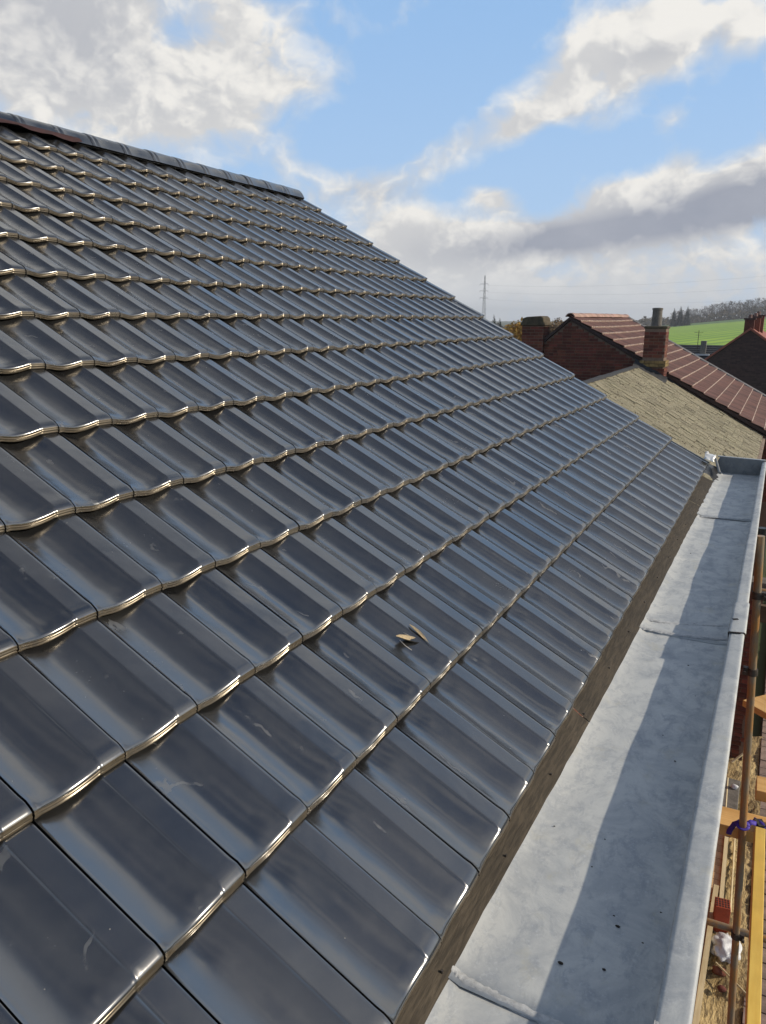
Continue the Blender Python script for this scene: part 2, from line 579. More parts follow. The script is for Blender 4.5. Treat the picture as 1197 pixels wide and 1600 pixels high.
def make_sand():
    mt, t, b = new_mat('sandy_earth')
    g = t.new('ShaderNodeNewGeometry').outputs['Position']
    n = t.noise(g, 2.2, 5, 0.65, 0.4)
    n2 = t.noise(t.mapping(g, rot=(0, 0, R(35)), scale=(1, 0.25, 1)), 26, 4, 0.65)
    n3 = t.noise(g, 55, 3, 0.7)
    c = t.mix(t.ramp(n, 0.35, 0.65), (0.62, 0.46, 0.22), (0.50, 0.36, 0.165))
    c = t.mix(t.ramp(n2, 0.42, 0.62, 0, 0.75), c, (0.10, 0.068, 0.034))
    c = t.mix(t.ramp(n3, 0.6, 0.75, 0, 0.6), c, (0.55, 0.45, 0.28))
    t.l.new(c, b.inputs['Base Color'])
    b.inputs['Roughness'].default_value = 0.95
    bump(t, b, t.math('ADD', n2, t.math('MULTIPLY', n3, 0.4)), 0.9, 0.05)
    return mt


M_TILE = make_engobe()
M_ZINC = make_zinc()
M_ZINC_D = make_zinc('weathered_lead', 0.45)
M_LEAD = simple('dark_lead', (0.035, 0.034, 0.036), 0.8, var=0.4, scale=14, bstr=0.5, bdist=0.02)
M_DARK = simple('dark_underlay', (0.012, 0.012, 0.013), 0.9, var=0.2)
M_EAVEWOOD = make_wood('weathered_eave_board', (0.070, 0.054, 0.036), (0.030, 0.023, 0.015), 0.92, 'y', 3.4, .25, 1.0)
def make_brick_wall():
    mt, t, b = new_mat('brick_facade')
    g = t.new('ShaderNodeNewGeometry').outputs['Position']
    v = t.mapping(g, rot=(0, R(90), R(90)))
    br = t.new('ShaderNodeTexBrick')
    sx = t.new('ShaderNodeSeparateXYZ')
    t.l.new(g, sx.inputs[0])
    cb = t.new('ShaderNodeCombineXYZ')
    t.l.new(t.math('ADD', sx.outputs[0], sx.outputs[1]), cb.inputs[0])
    t.l.new(sx.outputs[2], cb.inputs[1])
    t.l.new(cb.outputs[0], br.inputs['Vector'])
    br.inputs['Scale'].default_value = 1.0
    br.inputs['Brick Width'].default_value = 0.22
    br.inputs['Row Height'].default_value = 0.0745
    br.inputs['Mortar Size'].default_value = 0.006
    br.inputs['Color1'].default_value = (0.20, 0.055, 0.03, 1)
    br.inputs['Color2'].default_value = (0.12, 0.035, 0.022, 1)
    br.inputs['Mortar'].default_value = (0.24, 0.19, 0.15, 1)
    t.l.new(t.mix(t.ramp(t.noise(g, 9, 5), 0.35, 0.75, 0, 0.5), br.outputs['Color'], (0.08, 0.03, 0.02)), b.inputs['Base Color'])
    b.inputs['Roughness'].default_value = 0.9
    bump(t, b, t.math('SUBTRACT', 1.0, br.outputs['Fac']), 0.6, 0.008)
    return mt


M_FACADE = make_brick_wall()
M_MORTAR = simple('old_mortar', (0.20, 0.135, 0.095), 0.95, var=0.3, scale=6)
M_BRICK = simple('dark_red_brick', (0.17, 0.048, 0.027), 0.88, var=0.35, scale=14, objvar=0.38, bstr=0.3, bdist=0.006)
M_BRICK_B = simple('brown_brick', (0.075, 0.042, 0.035), 0.9, var=0.3, scale=9, objvar=0.3, bstr=0.3)
M_MORTAR_B = simple('brown_mortar', (0.085, 0.055, 0.045), 0.95, var=0.3, scale=6)
M_YBRICK = simple('lichen_brick', (0.30, 0.20, 0.075), 0.9, var=0.5, scale=9, objvar=0.2)
M_CONC = simple('weathered_concrete', (0.19, 0.17, 0.145), 0.95, var=0.45, scale=12, bstr=0.4, bdist=0.01)
M_MOSSCAP = simple('mossy_cap', (0.11, 0.085, 0.05), 0.95, var=0.5, scale=12, bstr=0.5, bdist=0.02)
M_SLATE = make_moss_slate()
M_DSLATE = simple('dark_slate', (0.035, 0.036, 0.042), 0.75, var=0.3, scale=4)
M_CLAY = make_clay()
M_FIELD = make_field()
M_FIELD2 = simple('darker_crop', (0.07, 0.155, 0.018), 0.95, var=0.3, scale=0.02, bstr=0, coords='Object')
M_GROUND = make_ground()
M_SAND = make_sand()
M_PAVER = simple('pinkish_paver', (0.30, 0.215, 0.175), 0.9, var=0.4, scale=7, objvar=0.2, bstr=0.35)
M_JOINT = simple('dark_joint_soil', (0.06, 0.045, 0.035), 0.95)
M_STEEL = simple('rusty_galvanised_tube', (0.30, 0.24, 0.165), 0.45, 0.2, var=0.4, scale=16, c2=(0.46, 0.22, 0.06), bstr=0.25, stretch=(1, 1, 0.35))
M_COUPLER = simple('grimy_coupler_steel', (0.12, 0.10, 0.085), 0.5, 0.6, var=0.5, scale=30, bstr=0.3)
M_PINE = make_wood('fresh_pine', (0.80, 0.48, 0.17), (0.66, 0.36, 0.10), 0.6, 'x', 0.6)
M_YELLOW = make_wood('yellow_stained_pine', (0.80, 0.56, 0.12), (0.72, 0.46, 0.08), 0.5, 'y', 0.4)
M_PALE = make_wood('pale_batten_wood', (0.72, 0.60, 0.36), (0.60, 0.46, 0.25), 0.7, 'y', 0.6)
M_BOARD = make_wood('tan_boards', (0.74, 0.50, 0.27), (0.62, 0.40, 0.20), 0.75, 'x', 0.7, var=0.15, bstr=.08)
M_STRAP = simple('purple_webbing', (0.075, 0.04, 0.42), 0.7, var=0.3, scale=60, bstr=0.3)
M_BLOCK = simple('red_hollow_block', (0.42, 0.075, 0.03), 0.85, var=0.25, scale=20)
M_HOLE = simple('block_holes', (0.05, 0.014, 0.01), 0.95)
M_WHITE = simple('crumpled_white_sheet', (0.72, 0.72, 0.72), 0.5, var=0.15, scale=30, bstr=0.6, bdist=0.01)
M_BLACK = simple('black_plastic', (0.015, 0.015, 0.016), 0.45, var=0.2)
M_REDTAPE = simple('dark_red_ridge_roll', (0.045, 0.012, 0.010), 0.7, var=0.4, scale=30)
M_FOIL = simple('bright_foil', (0.80, 0.80, 0.78), 0.35, 0.4, var=0.1, scale=30)
M_HUSK = simple('dry_straw_blade', (0.60, 0.47, 0.29), 0.7, var=0.45, scale=160, bstr=0.4)
M_STEM = simple('pale_stem', (0.70, 0.64, 0.54), 0.6, var=0.2, scale=60)
M_CRUMB = simple('dirt_crumb', (0.05, 0.038, 0.028), 0.95, var=0.4, scale=60)
M_BARK = simple('grey_bark', (0.075, 0.062, 0.052), 0.95, var=0.3, scale=2)
M_TWIG = simple('bare_twigs', (0.15, 0.125, 0.105), 0.95, var=0.3, scale=0.3, objvar=0.25, bstr=0)
M_TWIG2 = simple('brown_undergrowth', (0.12, 0.095, 0.062), 0.95, var=0.4, scale=0.08, objvar=0.2, bstr=0)
M_CONIF = simple('conifer_needles', (0.022, 0.040, 0.026), 0.95, var=0.3, scale=0.5, bstr=0)
M_AUTUMN = simple('orange_autumn_leaves', (0.50, 0.27, 0.04), 0.9, var=0.4, scale=0.7, objvar=0.25, bstr=0)
M_AUT2 = simple('brown_autumn_leaves', (0.20, 0.125, 0.06), 0.9, var=0.4, scale=0.7, objvar=0.25, bstr=0)
M_BUSH = simple('green_leaves', (0.05, 0.085, 0.025), 0.9, var=0.4, scale=2, objvar=0.2, bstr=0)
M_PYLON = simple('galvanised_lattice', (0.30, 0.31, 0.32), 0.6, 0.2, var=0.1, bstr=0)
M_WIRE = simple('aluminium_cable', (0.25, 0.26, 0.28), 0.6, var=0.1, bstr=0)
M_GLASS = simple('window_pane', (0.30, 0.33, 0.36), 0.12, 0.0, var=0.05, bstr=0)
M_FRAME = simple('grey_frame', (0.45, 0.46, 0.47), 0.6, var=0.1, bstr=0)


def in_view(p, margin=30):
    q = Vector(p) - CAM
    z = q.dot(FWD)
    if z < 0.05:
        return None
    u = 598.5 + 1174.12 * q.dot(RIGHT) / z
    v = 800 + 1174.12 * q.dot(DOWN) / z
    if -margin < u < 1197 + margin and -margin < v < 1600 + margin:
        return z
    return None


# ================================================================== TERRAIN
GZ = -5.4
AZ0, AZ1 = R(-7.6), R(-1.4)


def terrain(x, y):
    dx, dy = x - CAM.x, y - CAM.y
    d = math.hypot(dx, dy)
    a = math.atan2(dx, dy)
    t = min(max((d - 140) / 480, 0), 1)
    t = t * t * (3 - 2 * t) * 0.5 + t * 0.5
    k = (a - AZ0) / (AZ1 - AZ0)
    k = min(max(k, -1.0), 2.2)
    zf = -3.9 + 6.2 * k
    if abs(a) > R(60):
        zf = -4.5
    return GZ + t * (zf - GZ)


def polar(name, mat, a0, a1, na, dists, dz, kind='structure', closed=False):
    mb = MB()
    nd = len(dists)
    def P(i, j):
        a = a0 + (a1 - a0) * i / (na - 1)
        d = dists[j]
        x, y = CAM.x + d * math.sin(a), CAM.y + d * math.cos(a)
        return (x, y, terrain(x, y) + dz)
    mb.grid(P, na, nd)
    o = mb.build(name, mat, smooth=180, fix=False)
    return tag(o, kind=kind)


dl = [0.5, 3, 8, 16, 30, 50, 80, 110, 140] + [170 + 30 * i for i in range(16)] + [700, 900, 1300, 2000, 3500]
g = polar('ground', M_GROUND, -PI, PI, 145, dl, -0.02)
tag(g, 'flat brown and green land that runs out to the horizon', 'ground')
fo = polar('field', M_FIELD, R(-11), R(4), 46, [120 + 20 * i for i in range(20)] + [505], 0.12)
tag(fo, 'bright green winter crop field rising to the tree row', 'field')
f2 = polar('field_strip', M_FIELD2, R(-11), R(4), 46, [507, 540, 570, 600, 625], 0.12)
tag(f2, 'darker green strip of field along the foot of the tree row', 'field')


# ================================================================== TREES
def bare_tree_mesh(seed, h=12.0, n1=9):
    r = random.Random(seed)
    tr, cr = MB(), MB()
    tr.path([(0, 0, 0), (r.uniform(-.2, .2), r.uniform(-.2, .2), h * .35), (r.uniform(-.5, .5), 0, h * .8)], lambda t: h * (0.018 * (1 - t) + 0.005), 5)

    def grow(p, d, L, depth, rad):
        q = p + d * L
        cr.tube(p, q, rad, rad * 0.6, 3, False, rnd=r.random())
        if depth == 0:
            return
        for _ in range(r.randint(3, 4)):
            nd = (d + Vector((r.uniform(-.75, .75), r.uniform(-.75, .75), r.uniform(-.15, .6)))).normalized()
            grow(p + d * L * r.uniform(.45, 1), nd, L * r.uniform(.55, .75), depth - 1, rad * 0.62)
    for i in range(n1):
        z = h * r.uniform(.18, .78)
        a = r.uniform(0, 2 * PI)
        d = Vector((math.cos(a) * .8, math.sin(a) * .8, r.uniform(.4, 1.3))).normalized()
        grow(Vector((0, 0, z)), d, h * r.uniform(.13, .22) * (1.1 - z / h * .5), 3, h * 0.008)
    if h > 8:
        for _ in range(420):
            v = Vector((r.gauss(0, 1), r.gauss(0, 1), r.gauss(0, 1))).normalized() * (r.random() ** .45)
            p = Vector((v.x * h * .27, v.y * h * .27, h * (.60 + .38 * v.z)))
            a1 = Vector((r.gauss(0, 1), r.gauss(0, 1), r.gauss(.8, 1))).normalized()
            a2 = a1.orthogonal().normalized()
            L = h * r.uniform(.02, .05)
            cr.add([p - a1 * L, p + a2 * L * .10, p + a1 * L, p - a2 * L * .10], [(0, 1, 2, 3)], r.random())
    return tr.mesh('trunk', M_BARK, 180), cr.mesh('crown', M_TWIG, fix=False)


BARE = [bare_tree_mesh(s) for s in range(5)]


def plant(kind, pair, loc, sc, label, group, rz=0.0, cat='tree', mats=None):
    e = empty(kind, loc, (0, 0, rz))
    link('trunk', pair[0], e, sc=sc)
    link('crown', pair[1], e, sc=sc)
    return tag(e, label, cat, group)


def pol(a_deg, d):
    x, y = CAM.x + d * math.sin(R(a_deg)), CAM.y + d * math.cos(R(a_deg))
    return (x, y, terrain(x, y) - 0.1)


tr = random.Random(3)
a = -9.6
i = 0
while a < 1.2:
    d = tr.uniform(628, 690)
    k = (a + 7.6) / 6.2
    hh = 10 + 5.5 * min(max(k, 0), 1.3) + tr.uniform(-2.2, 2.0)
    if a < -7.4:
        hh = tr.uniform(4.5, 7.5)
    s = hh / 12.0
    plant('bare_tree', BARE[i % 5], pol(a, d), (s * tr.uniform(1.0, 1.35), s * 1.15, s),
          'bare grey-brown tree in the row along the far edge of the green field', 'bare trees along the far edge of the field', tr.uniform(0, 6.28))
    a += tr.uniform(0.09, 0.19)
    i += 1


def clump_mesh(name, mat, rx, ry, rz, n, size, seed, bottom=0.0, lobes=7):
    r = random.Random(seed)
    mb = MB()
    L = [(Vector((r.uniform(-.6, .6) * rx, r.uniform(-.6, .6) * ry, bottom + rz * r.uniform(.35, 1.35))), r.uniform(.35, .6)) for _ in range(lobes)]
    for _ in range(n):
        c, k = r.choice(L)
        v = Vector((r.gauss(0, 1), r.gauss(0, 1), r.gauss(0, 1))).normalized() * (r.random() ** 0.35) * k
        p = c + Vector((v.x * rx, v.y * ry, v.z * rz))
        a1 = Vector((r.gauss(0, 1), r.gauss(0, 1), r.gauss(0, 1))).normalized()
        a2 = a1.orthogonal().normalized()
        s = size * r.uniform(.6, 1.4)
        mb.add([p + a1 * s, p + a2 * s * .6, p - a1 * s, p - a2 * s * .6], [(0, 1, 2, 3)], r.random())
    return mb.mesh(name, mat, fix=False)


# undergrowth joining the tree row into one dark line
mb = MB()
ur = random.Random(11)
for i in range(13000):
    a_ = ur.uniform(-21.5, 2.5)
    d = ur.uniform(622, 680)
    p = Vector(pol(a_, d))
    k = (a_ + 7.6) / 6.2
    top = (4.2 + 2.0 * math.sin(a_ * 5.1) * math.sin(a_ * 2.3 + 1) + 3.4 * min(max(k, 0), 1)) * ur.random()
    if a_ < -7.5:
        top += ur.uniform(0, 3.2)
    p.z += top
    a1 = Vector((ur.gauss(0, 1), ur.gauss(0, 1), ur.gauss(0, 1))).normalized()
    a2 = a1.orthogonal().normalized()
    s = ur.uniform(.4, 1.1)
    mb.add([p + a1 * s, p + a2 * s * .7, p - a1 * s, p - a2 * s * .7], [(0, 1, 2, 3)], ur.random())
o = mb.build('undergrowth', M_TWIG2, fix=False)
tag(o, 'tangled brown undergrowth at the foot of the distant tree row', 'undergrowth', kind='stuff')


def conifer_mesh(seed, h=11.0):
    r = random.Random(seed)
    t_, c_ = MB(), MB()
    t_.tube((0, 0, 0), (0, 0, h * .95), .18, .03, 6)
    n = 26
    for i in range(n):
        z = h * (.08 + .92 * i / n)
        rad = h * .23 * (1 - i / n) ** .85 + .12
        for k in range(13):
            a = r.uniform(0, 2 * PI)
            L = rad * r.uniform(.65, 1.15)
            d = Vector((math.cos(a), math.sin(a), 0))
            s = Vector((-d.y, d.x, 0)) * L * .26
            p = Vector((0, 0, z + r.uniform(-.2, .2)))
            q = p + d * L + Vector((0, 0, -L * .35))
            md = p + d * L * .55 + Vector((0, 0, -L * .05))
            c_.add([p, md + s, q, md - s], [(0, 1, 2, 3)], r.random())
    return t_.mesh('trunk', M_BARK), c_.mesh('crown', M_CONIF, fix=False)


CON = [conifer_mesh(s) for s in (1, 2, 3)]
for (aa, hh, lb, k) in [(-7.15, 10.6, 'left one of the three dark conifers at the end of the tree row', 0),
                        (-6.75, 11.3, 'middle one of the three dark conifers at the end of the tree row', 1),
                        (-6.3, 11.0, 'right one of the three dark conifers at the end of the tree row', 2)]:
    s = hh / 11.0
    plant('conifer', CON[k], pol(aa, 520), (s * 1.1, s * 1.1, s * 1.12), lb, 'dark conifers at the end of the tree row')

AUT = (bare_tree_mesh(21, 6.0, 6)[0], clump_mesh('crown', M_AUTUMN, 2.3, 2.0, 2.1, 2600, .13, 5, 2.6))
BRN = (bare_tree_mesh(22, 6.0, 6)[0], clump_mesh('crown', M_AUT2, 2.2, 2.0, 2.0, 1500, .12, 6, 2.8))
for (aa, d, s, pr_, lb) in [(-18.1, 72, 1.10, AUT, 'orange leaved tree showing between the black tiles and the capped chimney'),
                            (-17.0, 80, 1.10, AUT, 'orange leaved tree standing mostly behind the capped chimney'),
                            (-15.0, 76, 1.12, BRN, 'thin brown leaved tree to the right of the capped chimney'),
                            (-14.0, 84, 1.15, BRN, 'thin brown leaved tree rising behind the brick gable peak')]:
    x, y, z = pol(aa, d)
    plant('autumn_tree', pr_, (x, y, GZ), (s, s, s * .98), lb, None, tr.uniform(0, 6))
for (aa, hh, lb) in [(-19.55, 7.4, 'dark conifer tip just right of the pylon foot, taller of two'), (-19.12, 6.9, 'dark conifer tip just above the tile edge, shorter of two')]:
    x, y, z = pol(aa, 120)
    s = hh / 11.0
    plant('conifer', CON[1], (x, y, GZ), (s * .8, s * .8, s), lb, None)

# ================================================================== PYLON AND LINES
px, py, _ = pol(-20.3, 650)
pyl = empty('pylon', (px, py, terrain(px, py)))
tag(pyl, 'slim grey electricity pylon with three pairs of short crossarms', 'pylon')
mb = MB()
H = 35.5 - terrain(px, py)
for sx in (-1, 1):
    for sy in (-1, 1):
        mb.tube((sx * 1.5, sy * 1.5, 0), (sx * .25, sy * .25, H), .16, .1, 4)
nz = 12
for i in range(nz):
    z0, z1 = H * i / nz, H * (i + 1) / nz
    w0, w1 = 1.5 - 1.25 * i / nz, 1.5 - 1.25 * (i + 1) / nz
    for sy in (-1, 1):
        mb.tube((-w0, sy * w0, z0), (w1, sy * w1, z1), .1, n=3)
        mb.tube((w0, sy * w0, z0), (-w1, sy * w1, z1), .1, n=3)
mb.build('mast', M_PYLON, pyl)
ARMZ = [28.6, 23.2, 17.6]
for z in ARMZ:
    zz = z - pyl.location.z
    am = MB()
    for s in (-1, 1):
        am.tube((0, 0, zz), (s * 3.6, -1.6, zz + .1), .16, .1, 4)
        am.tube((0, 0, zz + 1.1), (s * 3.6, -1.6, zz + .1), .1, .08, 4)
        am.tube((s * 3.6, -1.6, zz), (s * 3.6, -1.6, zz - 1.0), .12, n=4)
    am.build('crossarm', M_PYLON, pyl)
names = ['highest', 'middle', 'lowest']
for i, z in enumerate(ARMZ):
    p0 = Vector((px + 3.6, py - 1.6, z - 1.0))
    ex, ey, _ = pol(6.0, 520)
    p1 = Vector((ex, ey, z + 3.5 - i * 2.0))
    pts = []
    for k in range(41):
        t_ = k / 40
        p = p0.lerp(p1, t_)
        p.z -= 4 * 5.5 * t_ * (1 - t_)
        pts.append(p)
    o = MB().path(pts, 0.035, 4).build('power_line', M_WIRE)
    tag(o, '%s thin power line running right from the pylon across the sky' % names[i], 'power line', 'power lines from the pylon')

# ================================================================== MAIN HOUSE: BLACK TILED ROOF
A = 0.530157
W = 0.235
S = 0.378857
CA, SA = math.cos(A), math.sin(A)
TH = 0.0265          # rise of a tile's front lip above the course below
DEP = 0.0235
EXTRA = 0.055


def sstep(a, b, x):
    t = min(max((x - a) / (b - a), 0), 1)
    return t * t * (3 - 2 * t)


def prof(u):
    """depth of the pan below the flat strip, u in 0..1 across one tile"""
    if u < 0.055:
        return DEP * 0.22 * sstep(0.0, 0.055, u) + 0.0012
    if u < 0.70:
        t = (u - 0.055) / 0.645
        if t < 0.46:
            q = t / 0.46
            k = 0.22 + 0.78 * (1 - (1 - q) ** 1.45)
        else:
            k = 1 - 0.78 * ((t - 0.46) / 0.54) ** 1.9
        return DEP * k + 0.0012 * (1 - t)
    if u < 0.74:
        return DEP * 0.22 * (1 - sstep(0.70, 0.735, u))
    return 0.0012 * sstep(0.975, 1.0, u)


US = [0.012, 0.02, 0.04, 0.055, 0.09, 0.13, 0.18, 0.24, 0.30, 0.37, 0.44, 0.50, 0.56, 0.61, 0.65, 0.68, 0.70, 0.71, 0.72, 0.73, 0.74, 0.76, 0.82, 0.89, 0.955, 0.98, 0.992]


def tile_mesh(extra_v=0.0, seed=0):
    r = random.Random(seed)
    tw = r.uniform(-.0022, .0022)
    warp = r.uniform(-.0020, .0020)
    # rows: (x towards the eave, z offset) for pan and strip fronts
    pan = [(-0.016, -0.0290), (0.0040, -0.0285), (0.0068, -0.0268), (0.0078, -0.0240), (0.0068, -0.0212), (0.0042, -0.0196), (0.0040, -0.0188), (0.0054, -0.0172), (0.0056, -0.0148), (0.0044, -0.0122), (0.0014, -0.0106), (0.0010, -0.0098), (0.0022, -0.0080), (0.0018, -0.0052), (-0.0008, -0.0024), (-0.0048, -0.0007), (-0.010, 0.0)]
    strip = [(-0.016, -0.0310), (0.0050, -0.0305), (0.0082, -0.0285), (0.0092, -0.0255), (0.0082, -0.0228), (0.0060, -0.0212), (0.0058, -0.0204), (0.0072, -0.0188), (0.0074, -0.0164), (0.0060, -0.0138), (0.0034, -0.0122), (0.0030, -0.0114), (0.0034, -0.0094), (0.0012, -0.0062), (-0.0060, -0.0030), (-0.0150, -0.0010), (-0.026, 0.0)]
    L = S + EXTRA + extra_v
    vs = [0.045, 0.09, 0.15, 0.21, 0.26, 0.285, 0.305, 0.32, 0.335, 0.35, 0.365, 0.385, L]
    rows = []
    for i in range(len(pan)):
        row = []
        for u in US:
            ws = sstep(0.69, 0.745, u) + (1 - sstep(0.02, 0.10, u))
            x = pan[i][0] * (1 - ws) + strip[i][0] * ws
            z = pan[i][1] * (1 - ws) + strip[i][1] * ws
            kz = 0.92 if z < -0.01 else 1.0
            z *= 0.88
            zz = -prof(u) * 0.76 + z * (kz + (1 - kz) * ws)
            row.append((x, u * W, zz))
        rows.append(row)
    for v in vs:
        row = []
        fade = 0.76 + 0.24 * sstep(0.0, 0.10, v) + 0.16 * sstep(0.84 * S, 1.0 * S, v)
        for u in US:
            z = -TH * v / S - prof(u) * fade + tw * (u - .5) * v / S + warp * math.sin(PI * v / L) * math.sin(PI * u)
            row.append((-v, u * W, z))
        rows.append(row)
    # sides
    nu = len(US)
    verts = [p for row in rows for p in row]
    faces = []
    for j in range(len(rows) - 1):
        for i in range(nu - 1):
            faces.append((j * nu + i, j * nu + i + 1, (j + 1) * nu + i + 1, (j + 1) * nu + i))
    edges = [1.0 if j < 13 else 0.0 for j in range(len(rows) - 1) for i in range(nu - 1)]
    for side in (0, nu - 1):
        base = len(verts)
        for row in rows:
            p = row[side]
            verts.append((p[0], p[1] + (0.0015 if side == 0 else -0.0015), p[2] - 0.020))
        for j in range(len(rows) - 1):
            faces.append((j * nu + side, (j + 1) * nu + side, base + j + 1, base + j) if side == 0 else (j * nu + side, base + j, base + j + 1, (j + 1) * nu + side))
            edges.append(0.0)
    return verts, faces, edges


house = empty('tiled_house', (-4.6, 2.2, GZ))
tag(house, 'house under the new glossy black tiled roof, zinc gutter along its eave', 'house')


def hc(o):
    """keep world placement while parenting to the house"""
    o.parent = house
    o.matrix_parent_inverse = Matrix.Translation(-Vector(house.location))
    return o


VAR = []
for s in range(10):
    v, f, e_ = tile_mesh(seed=s)
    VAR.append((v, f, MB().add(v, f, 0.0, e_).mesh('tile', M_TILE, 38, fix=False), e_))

KOFF = {0: -0.014, 1: 0.014, 2: 0.006}
NK = 14
spots = []
for k in range(NK):
    for j in range(-9, 28):
        x0 = k * S + KOFF.get(k, 0.0)
        spots.append((k, j, x0))
NJ = 28
tr = random.Random(5)
cand = []
for (k, j, x0) in spots:
    n = tr.uniform(-.0014, .0014)
    c = Vector((-x0 * CA + SA * n, j * W + tr.uniform(-.0008, .0008), x0 * SA + CA * n - 0.0))
    ang = A + tr.uniform(-.0032, .0032) + (0.012 if k == 0 else 0)
    if k == 0:
        c -= Vector((SA, 0, CA)) * 0.010
    mid = c + Vector((-CA * S / 2, W / 2, SA * S / 2))
    z = in_view(mid, 60)
    cand.append((z if z else 1e9, k, j, c, ang, tr.uniform(-.0030, .0030), tr.randrange(10)))
cand.sort(key=lambda q: q[0])
rest = MB()
for i, (z, k, j, c, ang, rz, vi) in enumerate(cand):
    if i < 300 and z < 1e8:
        o = link('tile', VAR[vi][2])
        o.location = c
        o.rotation_euler = (0, ang, rz)
        hc(o)
    else:
        mt_ = Matrix.Translation(c) @ Matrix.Rotation(rz, 4, 'Z') @ Matrix.Rotation(ang, 4, 'Y')
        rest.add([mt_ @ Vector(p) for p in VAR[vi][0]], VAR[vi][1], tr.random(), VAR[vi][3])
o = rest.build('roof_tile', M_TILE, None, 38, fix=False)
o['kind'] = 'stuff'
hc(o)

Y0, Y1 = -9 * W, 28 * W
# sheet under the tiles, on both slopes
mb = MB()
def onroof(xs, y, n):
    return (-xs * CA + SA * n, y, xs * SA + CA * n)
RL = 14.25 * S
for ys in ((Y0, Y1),):
    pts = [onroof(-0.01, ys[0], -.115), onroof(RL, ys[0], -.115), onroof(RL, ys[1] - .01, -.115), onroof(-0.01, ys[1] - .01, -.115)]
    low = [(p[0], p[1], p[2] - .03) for p in pts]
    mb.add(pts + low, [(0, 1, 2, 3), (7, 6, 5, 4), (0, 4, 5, 1), (1, 5, 6, 2), (2, 6, 7, 3), (3, 7, 4, 0)])
hc(mb.build('underlay', M_DARK))
rx = -RL * CA
rz = RL * SA
mb = MB()
mb.add([(rx, Y0, rz - .03), (2 * rx, Y0, -.03), (2 * rx, Y1, -.03), (rx, Y1, rz - .03), (rx, Y0, rz - .08), (2 * rx, Y0, -.08), (2 * rx, Y1, -.08), (rx, Y1, rz - .08)],
       [(0, 1, 2, 3), (7, 6, 5, 4), (0, 4, 5, 1), (1, 5, 6, 2), (2, 6, 7, 3), (3, 7, 4, 0)])
hc(mb.build('rear_slope', M_TILE))
# rake trim: thin tile flange turned down at the far verge
mb = MB()
for k in range(NK):
    x0, x1 = k * S + KOFF.get(k, 0), (k + 1) * S + KOFF.get(k + 1, 0)
    p = [onroof(x0, Y1 + .0015, .0), onroof(x1, Y1 + .0015, -TH), onroof(x1, Y1 + .0015, -TH - .10), onroof(x0, Y1 + .0015, -.10)]
    q = [(a_[0], a_[1] + .012, a_[2]) for a_ in p]
    mb.add(p + q, [(0, 1, 2, 3), (7, 6, 5, 4), (0, 4, 5, 1), (1, 5, 6, 2), (2, 6, 7, 3), (3, 7, 4, 0)], tr.random())
hc(mb.build('verge_flange', M_TILE))

# walls
mb = MB()
mb.prism([(-.18, GZ), (-.18, -.28), (rx, rz - .35), (2 * rx + .2, -.28), (2 * rx + .2, GZ)], 'y', Y0 + .15, Y1 - .18)
hc(mb.build('wall', M_FACADE))

# ridge caps
RC = Vector((-4.600, 0, 2.628))
cr_ = MB()
prf = []
half = [(.03, .094), (.060, .084), (.086, .065), (.106, .042), (.121, .018), (.134, -.008)]
prf = [(-x_, z_) for x_, z_ in half[::-1]] + [(0.0, .097)] + half
def capring(y, k, dz=0):
    return [(p[0] * k, y, p[1] * k + dz) for p in prf]
CL = 0.330
secs = [(0.0, 1.0), (0.010, 1.018), (0.018, 1.024), (0.028, 1.018), (0.034, 1.0), (0.056, 1.0), (0.062, 1.016), (0.070, 1.022), (0.080, 1.014), (0.086, 1.0), (0.20, 0.985), (CL + .02, 0.97)]
rings = [capring(y, k) for y, k in secs]
vsr = [p for r_ in rings for p in r_]
nn = len(prf)
fr = [(i * nn + k, i * nn + k + 1, (i + 1) * nn + k + 1, (i + 1) * nn + k) for i in range(len(rings) - 1) for k in range(nn - 1)]
inner = [(p[0] * .9, p[1], p[2] - .012) for p in vsr]
b0 = len(vsr)
fr += [tuple(b0 + q for q in f_[::-1]) for f_ in fr]
for k in range(nn - 1):
    fr.append((k + 1, k, b0 + k, b0 + k + 1))
    e0 = (len(rings) - 1) * nn
    fr.append((e0 + k, e0 + k + 1, b0 + e0 + k + 1, b0 + e0 + k))
capme = MB().add(vsr + inner, fr).mesh('ridge_tile', M_TILE, 40, fix=True)
y = Y1 - .02 - CL
ncap = 0
while y > Y0 - .1:
    o = link('ridge_tile', capme)
    o.location = (RC.x, y, RC.z + rng.uniform(-.003, .003))
    o.rotation_euler = (0, 0, rng.uniform(-.006, .006))
    hc(o)
    y -= CL
    ncap += 1
# closing disc at the far end of the ridge
mb = MB()
ring = [(p[0] * .96, p[1] * .96) for p in prf]
mb.prism(ring, 'y', 0, .02)
o = mb.build('ridge_end_disc', M_TILE)
o.location = (RC.x, Y1 - .022, RC.z)
hc(o)
# ridge roll that shows red where it is not yet pressed down
mb = MB()
def roll(i, j):
    y_ = Y0 + (3.45 - Y0) * i / 60
    wv = .014 * math.sin(i * 1.9) + .010 * math.sin(i * .73)
    p = [(-4.475, 2.650), (-4.462, 2.648), (-4.445, 2.632 + wv * .6), (-4.425, 2.612 + wv * .6)][j]
    return (p[0], y_, p[1])
mb.grid(roll, 61, 4)
hc(mb.build('ridge_roll', M_REDTAPE, smooth=180, fix=False))

# eave board between tiles and zinc
def zx(y):
    return sum(zx0(y + q) for q in (-.4, -.25, -.1, 0, .1, .25, .4)) / 7.0


